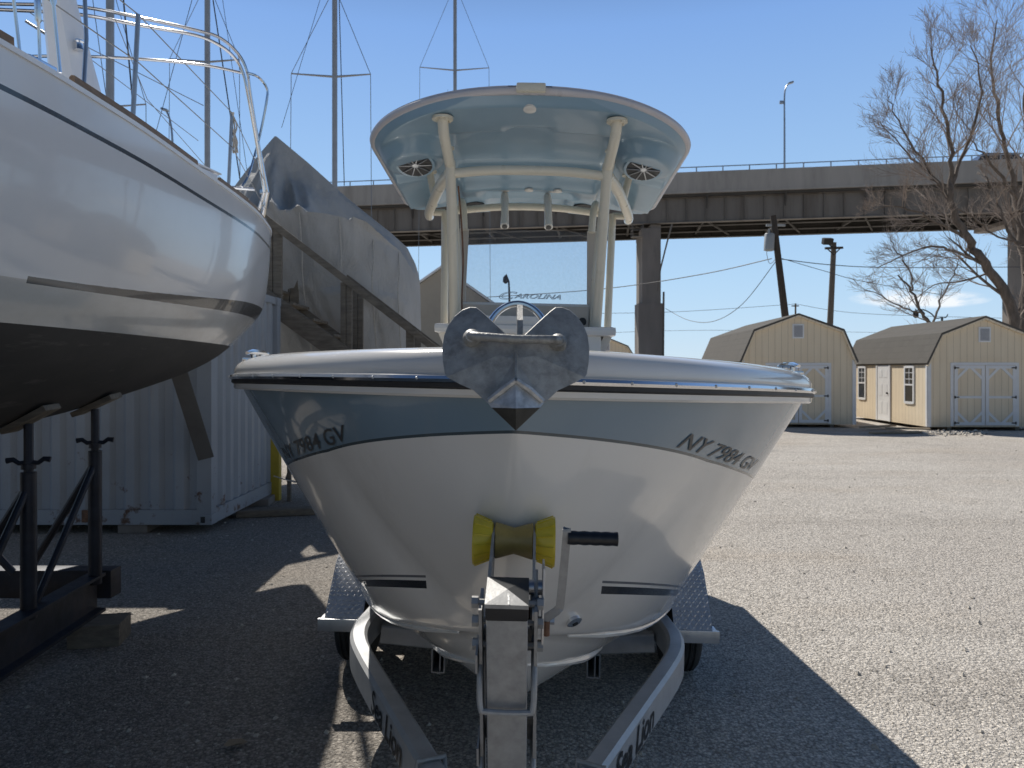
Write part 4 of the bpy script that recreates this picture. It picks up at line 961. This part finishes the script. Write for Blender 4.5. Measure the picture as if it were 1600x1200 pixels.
# yellow post, grey stake and clutter by the container end
p = W(431,0,10.4); m = MB(); m.box((p.x, 10.4, .6), (.125,.12,1.2), bev=.01); tag(m.build('yellow_post', yellowpost), 'short yellow post standing by the container end', 'post')
m = MB(); m.box((p.x+.22, 10.3, .33), (.05,.05,.66)); tag(m.build('wooden_stake', woodgrey), 'thin grey stake beside the yellow post', 'stake')
m = MB(); m.beam((p.x-.1,9.2,.05),(p.x+1.2,9.5,.05), .2,.08, bev=.006); tag(m.build('timber_board', woodgrey), 'dark timber board lying on the ground by the yellow post', 'board')
m = MB(); m.tube(smoothp([(p.x+.1,10.0,.4),(p.x+.5,9.9,.32),(p.x+1.0,9.9,.34),(p.x+1.8,10.0,.5)]), .008, 6); tag(m.build('cord', ropem), 'pale cord running right from the yellow post', 'cord')

# ================================================================== BRIDGE
br = thing('highway_bridge', 'long elevated steel girder highway bridge on concrete piers across the background', 'bridge', (15, 60, 0))
under = nmat('underdeck_shade', (.075,.068,.06), .9, var=.2, vs=.5)  # shade beneath the bridge put into the colour of deck, inner girders and bracing
bA = Vector((W(540,0,64).x, 64, 17.75)); bB = Vector((W(1600,0,57).x, 57, 18.15)); bd = (bB-bA); bl = bd.length; bd.normalize()
bn = Vector((-bd.y, bd.x, 0)).normalized()                     # away from the viewer
def B(s, n, z): return bA+bd*s+bn*n+Vector((0,0,z))
S0, S1 = -50, 120; BW = 8.4
def strip(n0, n1, z0, z1): 
    return [B(S0,n0,z0),B(S0,n1,z0),B(S0,n1,z1),B(S0,n0,z1)]
m = MB(); m.prism(strip(.0,BW,-1.95,-1.55), bd*(S1-S0)); m.build('deck', under, br, True, smooth=0)
for k, (n0, n1) in enumerate(((-.15,.2),(BW-.2,BW+.15))):
    m = MB(); m.prism(strip(n0,n1,-1.6,0), bd*(S1-S0)); m.prism(strip(n0-.08,n1+.08,-1.75,-1.55), bd*(S1-S0)); pa = m.build('parapet', parapetm, br, True, smooth=0)
    m = MB()
    m.beam(B(S0,n0+.17,.42),B(S1,n0+.17,.42), .07,.07)
    s = S0
    while s < S1: m.box(B(s,n0+.17,.2), (.09,.07,.42)); s += 2.1
    m.build('guard_rail', steel, br, True, smooth=0)
for gi, n0 in enumerate((.55, 3.4, 6.3, BW-.55)):
    zb = -3.95 if gi in (0, 3) else -3.7
    m = MB(); m.prism(strip(n0-.02,n0+.02,zb,-1.95), bd*(S1-S0)); m.prism(strip(n0-.28,n0+.28,zb-.06,zb+.0), bd*(S1-S0)); m.prism(strip(n0-.22,n0+.22,-2.0,-1.951), bd*(S1-S0))
    if gi in (0, 3):
        s = S0; k = 0
        while s < S1:
            m.beam(B(s,n0-.12,zb+.001),B(s,n0-.12,-2.0), .035,.19, bn); s += 1.55; k += 1
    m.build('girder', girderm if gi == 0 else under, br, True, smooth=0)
m = MB(); s = S0
while s < S1:
    m.prism([B(s,-.08,-1.77),B(s,.5,-1.77),B(s,.5,-2.9),B(s,.38,-2.9)], bd*.12)
    m.beam(B(s,.55,-3.6),B(s,BW-.55,-3.6), .18,.25); m.beam(B(s,.55,-3.85),B(s+3.1,BW-.55,-3.85), .12,.12)
    s += 6.2
m.build('cross_bracing', under, br, True, smooth=0)
for s, w_ in ((-40,1.7),(-8,1.7),(26.1,1.55),(55.6,2.4),(85,2.2)):
    base = B(s,0,0).z
    for nn_ in ((1.2, BW-1.8) if s < 50 else (1.2,)):
        p0 = B(s,nn_,-4.4); m = MB()
        m.box((p0.x, p0.y, p0.z/2), (w_,1.6,p0.z)); m.box((p0.x-.1, p0.y, p0.z*.27), (w_+.45,1.9,p0.z*.54)) if nn_ < 3 else None
        co = m.build('pier', concrete, br, True, smooth=0)
    m = MB(); m.box(B(s,BW/2,-4.22), (w_*.55,BW*.86,.34)); m.build('pier_cap', concrete, br, True, smooth=0)
m = MB(); p0 = B(25.0,-.2,-5.2); m.box(p0, (.9,.9,.06)); 
for dx in (-.42,.42):
    for dy in (-.42,.42): m.box(p0+Vector((dx,dy,.5)), (.05,.05,1.0))
for z in (.5,1.0): m.box(p0+Vector((0,-.42,z)), (.9,.05,.05)); m.box(p0+Vector((-.42,0,z)), (.05,.9,.05))
m.build('inspection_platform', girderm, br, True, smooth=0)
m = MB(); m.tube([W(1027,455,60),W(1032,420,60),W(1044,372,60),W(1050,350,60)], .07, 6); m.build('drain_pipe', girderm, br, True)
def lamp(label, base, h, arm, r=.09):
    t = thing('street_lamp', label, 'street lamp', base); b = Vector(base)
    m = MB(); m.tube(smoothp([b, b+Vector((0,0,h*.5)), b+Vector((.0,0,h*.85)), b+Vector((arm*.35,0,h*.96)), b+Vector((arm,0,h))]), [r*(1-.5*i/20) for i in range(21)], 8); m.build('pole', steel, t, True)
    m = MB(); m.box(b+Vector((arm*1.12,0,h+.02)), (abs(arm)*.5+.2,.3,.14), Euler((0,-.3 if arm > 0 else .3,0)), .04); m.build('lamp_head', steel, t, True)
    m = MB(); m.box(b+Vector((-.25,0,h*.78)), (.3,.15,.25), bev=.03); m.tube([b+Vector((0,0,h*.78)), b+Vector((-.25,0,h*.78))], .03, 6); m.build('side_fixture', steel, t, True)
    return t
q = B((W(1222,0,60).x-bA.x)/bd.x, .3, -.1); lamp('tall curved lamp post standing on the bridge parapet', q, 7.1, .45)
q = W(270,245,46); q.z = 0; lamp('curved lamp post seen small between the masts above the yacht', q, W(0,172,46).z, -.45, .1)
# dark car on the bridge
cs = (W(1578,0,57).x-bA.x)/bd.x; cb = B(cs, 1.2, -1.25)
car = thing('car', 'dark car crossing the bridge at the right edge, only its roof showing', 'car', cb, (0,0,math.atan2(bd.y, bd.x)))
cpf = [(-2.3,.35),(2.3,.35),(2.35,.8),(1.5,1.05),(.75,1.85),(-1.7,1.92),(-2.2,1.15),(-2.35,.9)]
m = MB(); m.prism([(x,-.85,z) for x, z in cpf], (0,1.7,0)); m.build('body', carpaint, car, smooth=0)
m = MB(); m.prism([(x,-.86,z) for x, z in ((1.3,1.1),(.7,1.76),(-1.6,1.8),(-1.95,1.15))], (0,1.72,0)); m.build('window', darkglass, car, smooth=0)
for x in (-1.45,1.45):
    for y in (-.8,.8): m = MB(); m.lathe([(-.1,.33),(.1,.33)], (x,y,.335), (0,1,0), 18); m.build('wheel', tyre_m, car)

# ================================================================== POLES AND WIRES
def upole(label, top, base_px, d, r, mat, lean_y=0):
    tp = W(top[0], top[1], d); bp = W(base_px[0], base_px[1], d); k = (tp.z)/(tp.z-bp.z); ground = tp+(bp-tp)*k; ground.y += lean_y
    t = thing('utility_pole', label, 'utility pole', ground)
    m = MB(); m.tube([ground, (ground+tp)/2, tp], [r, r*.85, r*.7], 12); m.build('pole', mat, t, True); return t, tp, ground
p1, tp1, g1_ = upole('dark leaning utility pole carrying a grey transformer can', (1208,337), (1227,495), 35, .20, woodpole)
m = MB(); c = W(1202,378,35); m.lathe([(-.42,.20),(-.40,.24),(.34,.24),(.40,.20),(.42,.1)], c, (.05,0,1), 18); tf = m.build('transformer', graycan, p1, True)
m = MB(); m.tube([c+Vector((0,0,.42)), c+Vector((0,0,.62))], .05, 8); m.tube([W(1199,362,35), W(1213,350,35)], .02, 6); m.tube(smoothp([c+Vector((-.05,-.2,-.4)), W(1198,395,35), W(1203,412,35), W(1214,402,35)]), .015, 5); m.box(W(1212,352,35), (.9,.1,.1)); m.build('insulator', graycan, p1, True)
p2, tp2, _ = upole('straight grey utility pole with a floodlight and short crossarm', (1303,379), (1297,505), 40, .19, woodpole2)
m = MB(); m.beam(W(1289,388,39.7), W(1317,387,39.7), .09,.12); m.beam(W(1303,398,39.75), W(1293,389,39.75), .05,.05); m.beam(W(1303,398,39.75), W(1313,388,39.75), .05,.05); m.build('crossarm', woodpole, p2, True)
m = MB(); m.box(W(1293,377,39.6), (.52,.35,.34), Euler((R(20),0,0)), .05); m.tube([W(1294,380,39.7), W(1300,386,39.8)], .04, 6); m.build('floodlight', hingem, p2, True)
p3, tp3, _ = upole('thin distant pole just right of the bridge pier', (1037,456), (1036,550), 52, .10, woodpole2)
p4, tp4, _ = upole('tiny distant pole with crossbar above the left shed roof', (1243,474), (1243,495), 80, .13, woodpole2)
m = MB(); m.beam(W(1237,478,79.9), W(1248,478,79.9), .12,.12); m.build('crossarm', woodpole2, p4, True)
def wire(name, label, pts, r, m_=dkwire, d2=None):
    P = smoothp([W(*p) for p in pts], 8); o = MB().tube(P, r, 5).build(name, m_); tag(o, label, 'cable', 'overhead cables'); return o
wire('overhead_cable', 'cable running from the console legs up to the leaning pole', [(640,470,50),(800,462,46),(955,450,42),(1100,428,38),(1206,404,35)], .024)
wire('overhead_cable', 'slack cable drooping low left of the leaning pole', [(1040,482,52),(1075,500,47),(1115,502,42),(1160,475,38),(1211,410,35)], .018)
wire('overhead_cable', 'upper cable from the leaning pole right toward the trees', [(1222,405,35),(1300,414,38),(1400,418,42),(1620,417,48)], .022)
wire('overhead_cable', 'lower cable sloping from the leaning pole behind the floodlight pole', [(1222,404,35),(1290,424,37),(1350,440,39),(1480,462,42)], .016)
wire('overhead_cable', 'thin distant cable at shed-roof height left of the tiny pole', [(900,490,80),(1060,487,80),(1243,475,80)], .022)
wire('overhead_cable', 'thin distant cable right of the tiny pole', [(1243,475,80),(1350,490,80),(1600,498,80)], .022)
wire('overhead_cable', 'lowest distant cable above the gunwale between pier and left shed', [(900,522,90),(1100,516,90),(1400,520,90)], .02)
# ornate street lamps
t = thing('street_lamp', 'small lantern street lamp on a curved arm above the right shed roof', 'street lamp', (W(1472,0,48).x, 48, 0))
b = W(1472,496,48); g_ = Vector((b.x,48,0)); m = MB(); m.tube([g_, b], .07, 8); m.tube(smoothp([b, W(1462,497,48), W(1455,490,48), W(1443,484,48), W(1433,485,48)]), .04, 6); m.tube(smoothp([b, W(1478,496,48), W(1481,491,48)]), .03, 6); m.build('pole', hingem, t, True)
m = MB(); m.lathe([(-.28,.06),(-.2,.16),(.1,.18),(.2,.05),(.3,.03)], W(1431,490,48), (0,0,1), 10); m.build('lantern', hingem, t, True)
t = thing('street_lamp', 'dark ornate street lamp seen through the windshield glass', 'street lamp', (W(796,0,55).x, 55, 0))
b = W(795,440,55); m = MB(); m.tube([Vector((b.x,55,0)), W(796,465,55), b, W(791,428,55)], [.09,.08,.07,.03], 8); m.build('pole', hingem, t, True)
m = MB(); m.lathe([(-.35,.06),(-.2,.22),(.1,.2),(.3,.05)], W(790,436,55), (0,0,1), 10); m.build('lantern', hingem, t, True)

# ================================================================== BARE MASTS OF YACHTS BEHIND
def yacht(label, px, d, ytop, yb, spr, lines, r=.075, hull_=True, lean=0):
    g_ = Vector((W(px,0,d).x, d, 0)); t = thing('sailboat', label, 'sailboat', g_, group='yachts stored behind, masts showing')
    top = W(px+lean, ytop, d)
    m = MB(); m.tube([g_+Vector((0,0,2.0)), top], r, 10); m.build('mast', alumast, t, True)
    hm = MB(); rows = []
    for i in range(13):
        u = i/12; y = d-4+8*u; bw = 1.25*math.sin(math.pi*min(1, .06+u*.75))**.8; zk = 1.0+.9*(abs(u-.5)*2)**2.5; row = []
        for j in range(13):
            q = math.pi*(j/12-.5); row.append((g_.x+bw*math.sin(q), y, 2.45-(2.45-zk)*max(0, math.cos(q))**.8))
        rows.append(row)
    if hull_:
        hm.grid(rows); hm.grid([[r_[0], r_[-1]] for r_ in rows]); hm.prism([(g_.x-.08,d-1,1.4),(g_.x+.08,d-1,1.4),(g_.x+.08,d-1,0),(g_.x-.08,d-1,0)], (0,1.6,0)); hm.build('hull', sailwhite, t, True)
    for (yy, xl, xr) in spr:
        tl, tr_ = W(xl, yy+(2 if xl > px else 0), d), W(xr, yy+1, d); md = W(px, yy+5, d)
        MB().tube([tl, md, tr_], [.02,.035,.02], 6).build('spreader', alumast, t, True)
        m = MB()
        for e in (tl, tr_): m.tube([W(px, max(-12, yy-260), d)+(e-W(px, yy, d))*max(0, (yy-130)/300 if yy > 130 else .5-yy/260 if yy < 130 else 0), e, Vector((g_.x+(e.x-g_.x)*1.05, d, 2.4))], .010, 4)
        m.build('shroud', wiremat, t, True)
    m = MB()
    for (xa, ya, xb, yb_, rr_) in lines: m.tube([W(xa, ya, d), W(xb, yb_, d)], rr_, 5)
    if lines: m.build('stay', dkwire, t, True)
yacht('yacht mast with low single-armed spreader, nearest left of the white raked mast', 172, 20, -12, 200, [(162,172,228)], [(145,0,170,180,.010),(193,0,212,210,.022)], .105)
yacht('yacht mast rising just left of the rope coil on the yacht foredeck', 324, 23, -12, 280, [(92,265,374)], [(300,0,240,220,.010),(333,0,375,280,.02),(348,0,395,330,.009)], .085)
yacht('tall yacht mast standing behind the grey tarpaulin boat, wide spreader', 523, 22, -12, 290, [(115,455,579)], [(530,0,538,290,.014),(500,0,440,200,.008)], .078)
yacht('yacht mast rising above the left part of the powerboat hardtop', 711, 34, -12, 300, [(105,656,764)], [(720,140,745,330,.010),(700,140,680,330,.008)], .085)

# ================================================================== BARE TREES
def tree(label, limbs, d, seed, base_px, tw=1.0, gen=3):
    random.seed(seed); base = W(base_px[0], 0, d); base.z = 0
    t = thing('bare_tree', label, 'tree', base, group='bare trees at the right')
    trunk = MB(); crown = MB()
    def branch(p, dr, L, r, lev):
        n = 4 if lev < 2 else 3; P = [p]; q = p; dd = dr.copy()
        for i in range(n):
            dd = (dd+Vector((random.gauss(0,.09), random.gauss(0,.09), random.gauss(.085,.08)))).normalized(); q = q+dd*L/n; P.append(q)
        rad = [r*(1-.62*i/n) for i in range(n+1)]
        (trunk if r > .05 else crown).tube(P, [q*.85 for q in rad], 5 if r > .04 else 3, False)
        if lev >= gen: return
        k = (8, 8, 6, 4)[lev] if lev < 4 else 3
        for i in range(k):
            f = .22+.78*(i+random.random())/k; j = min(n-1, int(f*n)); pos = P[j].lerp(P[j+1], f*n-j if f*n-j <= 1 else 1)
            ax_ = (P[j+1]-P[j]).normalized(); o = ax_.orthogonal(); o.rotate(Matrix.Rotation(random.random()*6.283, 3, ax_))
            a = R(random.uniform(20, 44)); nd = (ax_*math.cos(a)+o.normalized()*math.sin(a)).normalized()
            branch(pos, nd, L*random.uniform(.42,.72)*(1.1-.35*f), max(.0085*tw, r*(1-.62*f)*.5), lev+1)
    for pts, r0, r1, k, lev0 in limbs:
        dz = random.uniform(-1.2,1.2); P = [W(px, py, d+dz*(i/(len(pts)-1))) for i, (px, py) in enumerate(pts)]
        P = smoothp(P, 5); nP = len(P); P = [p+Vector((random.gauss(0,.03), random.gauss(0,.06), 0)) if 0 < i else p for i, p in enumerate(P)]
        rad = [r0+(r1-r0)*i/(nP-1) for i in range(nP)]; trunk.tube(P, rad, 8 if r0 > .1 else 5, False)
        L = sum((P[i+1]-P[i]).length for i in range(nP-1))
        k = int(k*1.35)
        for i in range(k):
            f = .12+.88*(i+random.random())/k; x = f*(nP-1); j = min(nP-2, int(x)); pos = P[j].lerp(P[j+1], min(1, x-j))
            ax_ = (P[j+1]-P[j]).normalized(); o = ax_.orthogonal(); o.rotate(Matrix.Rotation(random.random()*6.283, 3, ax_))
            a = R(random.uniform(24,58)); nd = (ax_*math.cos(a)+o.normalized()*math.sin(a)+Vector((0,0,.12))).normalized()
            branch(pos, nd, min(2.9, L*.34)*random.uniform(.6,1.15)*(1.15-.5*f), max(.012, rad[j]*.45), lev0)
    trunk.build('trunk', barkm, t, True, fix=False, smooth=60); crown.build('crown', twigm, t, True, fix=False, smooth=60)
d = 32
tree('tall bare tree with forked trunk leaning left behind the right shed',
     [([(1588,640),(1586,530),(1572,462),(1538,412),(1512,372),(1492,330),(1484,290)], .25, .13, 4, 1),
      ([(1484,290),(1486,240),(1474,170),(1462,110),(1452,75)], .11, .022, 15, 1),
      ([(1496,338),(1466,285),(1432,235),(1405,190),(1388,150)], .08, .018, 15, 1),
      ([(1484,295),(1508,235),(1530,170),(1530,110),(1518,70)], .09, .018, 15, 1),
      ([(1470,292),(1440,262),(1405,225),(1375,190)], .06, .015, 9, 1),
      ([(1512,372),(1470,350),(1430,330),(1390,322),(1362,330)], .08, .015, 11, 1),
      ([(1538,412),(1500,395),(1455,385),(1410,400),(1370,420)], .08, .015, 10, 1),
      ([(1550,425),(1500,440),(1460,445),(1420,475)], .05, .012, 8, 1)], d, 11, (1588,0))
tree('large bare tree at the right picture edge in front of the bridge pier',
     [([(1598,640),(1600,520),(1604,430),(1596,360),(1586,300)], .27, .15, 3, 1),
      ([(1586,300),(1570,230),(1556,160),(1548,90),(1560,30)], .11, .022, 15, 1),
      ([(1594,330),(1606,240),(1600,150),(1612,60),(1600,-20)], .12, .024, 13, 1),
      ([(1590,310),(1560,270),(1535,240),(1515,215)], .09, .02, 10, 1),
      ([(1600,400),(1570,350),(1555,300),(1540,275)], .08, .02, 9, 1),
      ([(1604,430),(1640,330),(1660,220),(1650,90)], .16, .03, 10, 1),
      ([(1598,380),(1560,370),(1520,340),(1480,320)], .06, .015, 8, 1)], 34, 23, (1598,0))
tree('small bare sapling with fine arching twigs left of the right shed roof peak',
     [([(1462,640),(1458,520),(1440,490),(1425,455),(1400,430)], .10, .03, 5, 1),
      ([(1440,490),(1405,478),(1375,462),(1350,452)], .04, .012, 9, 1),
      ([(1425,455),(1420,420),(1400,390),(1388,370)], .04, .012, 8, 1),
      ([(1455,510),(1470,470),(1490,430),(1500,400)], .05, .012, 8, 1)], 30, 5, (1462,0), 1.0, 2)

# ================================================================== SKY, SUN, CAMERA
EL, AZ = R(45), R(-26)
w = bpy.data.worlds.new('World'); S.world = w; w.use_nodes = True; nt = w.node_tree; bg = nt.nodes['Background']
sky = nt.nodes.new('ShaderNodeTexSky'); sky.sky_type = 'NISHITA'; sky.sun_disc = False; sky.sun_elevation = EL; sky.sun_rotation = AZ
sky.air_density = 1.0; sky.dust_density = .1; sky.ozone_density = 2.0; sky.altitude = 100
tc = nt.nodes.new('ShaderNodeTexCoord')
def wm(op, a, b=0.0):
    n = nt.nodes.new('ShaderNodeMath'); n.operation = op
    for i, v in enumerate((a, b)):
        if isinstance(v, bpy.types.NodeSocket): nt.links.new(v, n.inputs[i])
        else: n.inputs[i].default_value = v
    return n.outputs[0]
sx = nt.nodes.new('ShaderNodeSeparateXYZ'); nt.links.new(tc.outputs['Generated'], sx.inputs[0])
azr = wm('DIVIDE', sx.outputs[0], wm('MAXIMUM', sx.outputs[1], .01)); elr = wm('DIVIDE', sx.outputs[2], wm('MAXIMUM', sx.outputs[1], .01))
def puff(a0, aw, e0, ew):
    return wm('SUBTRACT', 1.0, wm('ADD', wm('POWER', wm('DIVIDE', wm('ABSOLUTE', wm('SUBTRACT', azr, a0)), aw), 2.0), wm('POWER', wm('DIVIDE', wm('ABSOLUTE', wm('SUBTRACT', elr, e0)), ew), 2.0)))
nz = nt.nodes.new('ShaderNodeTexNoise'); nz.inputs['Scale'].default_value = 26; nz.inputs['Detail'].default_value = 8; nz.inputs['Roughness'].default_value = .6
mp = nt.nodes.new('ShaderNodeMapping'); mp.inputs['Scale'].default_value = (1,1,3); nt.links.new(tc.outputs['Generated'], mp.inputs[0]); nt.links.new(mp.outputs[0], nz.inputs['Vector'])
msk = wm('MULTIPLY', wm('MAXIMUM', puff(.555,.10,.096,.014), 0.0), 1.6)
msk = wm('MULTIPLY', msk, wm('MAXIMUM', wm('MULTIPLY', wm('SUBTRACT', nz.outputs['Fac'], .36), 4.5), 0.0)); msk = wm('MINIMUM', msk, .85)
mx = nt.nodes.new('ShaderNodeMix'); mx.data_type = 'RGBA'; nt.links.new(msk, mx.inputs[0]); 
cr_ = nt.nodes.new('ShaderNodeValToRGB'); nt.links.new(sx.outputs[2], cr_.inputs[0]); K = .115
for i, (p_, c_) in enumerate(((0.0,(.56,.74,.93)),(.12,(.455,.675,.925)),(.25,(.345,.565,.885)),(.42,(.225,.42,.83)),(.58,(.05,.10,.225)),(1.0,(.022,.048,.115)))):
    e = cr_.color_ramp.elements[i] if i < 2 else cr_.color_ramp.elements.new(p_)
    e.position = p_; e.color = (*c_, 1)
vm = nt.nodes.new('ShaderNodeVectorMath'); vm.operation = 'SCALE'; nt.links.new(cr_.outputs[0], vm.inputs[0]); mr = nt.nodes.new('ShaderNodeMapRange'); nt.links.new(sx.outputs[1], mr.inputs[0]); mr.inputs[1].default_value = -.6; mr.inputs[2].default_value = .45; mr.inputs[3].default_value = .42/K; mr.inputs[4].default_value = 1/K; nt.links.new(mr.outputs[0], vm.inputs['Scale'])
mg = nt.nodes.new('ShaderNodeMix'); mg.data_type = 'RGBA'; mg.inputs[0].default_value = .85; nt.links.new(sky.outputs[0], mg.inputs[6]); nt.links.new(vm.outputs[0], mg.inputs[7])
nt.links.new(mg.outputs[2], mx.inputs[6]); mx.inputs[7].default_value = (8.6,8.8,9.0,1)
nt.links.new(mx.outputs[2], bg.inputs[0]); bg.inputs[1].default_value = K
sun = bpy.data.lights.new('sun', 'SUN'); sun.energy = 5.0; sun.angle = R(.53); sun.color = (1.0,.95,.87)
so = bpy.data.objects.new('sun', sun); COL.objects.link(so)
dirv = Vector((math.sin(AZ)*math.cos(EL), math.cos(AZ)*math.cos(EL), math.sin(EL))); so.rotation_euler = dirv.to_track_quat('Z','Y').to_euler(); so.location = (-10,30,30)
cam = bpy.data.cameras.new('camera'); cam.sensor_width = 36; cam.lens = 36*F/1600; cam.shift_y = -(600-HZ)/1600; cam.clip_end = 6000; cam.clip_start = .05
cam.dof.use_dof = True; cam.dof.focus_distance = 2.1; cam.dof.aperture_fstop = 9
co = bpy.data.objects.new('camera', cam); COL.objects.link(co); co.location = (0,0,HC); co.rotation_euler = (R(90),0,0); S.camera = co
S.view_settings.view_transform = 'Standard'; S.view_settings.look = 'None'; S.view_settings.exposure = 0
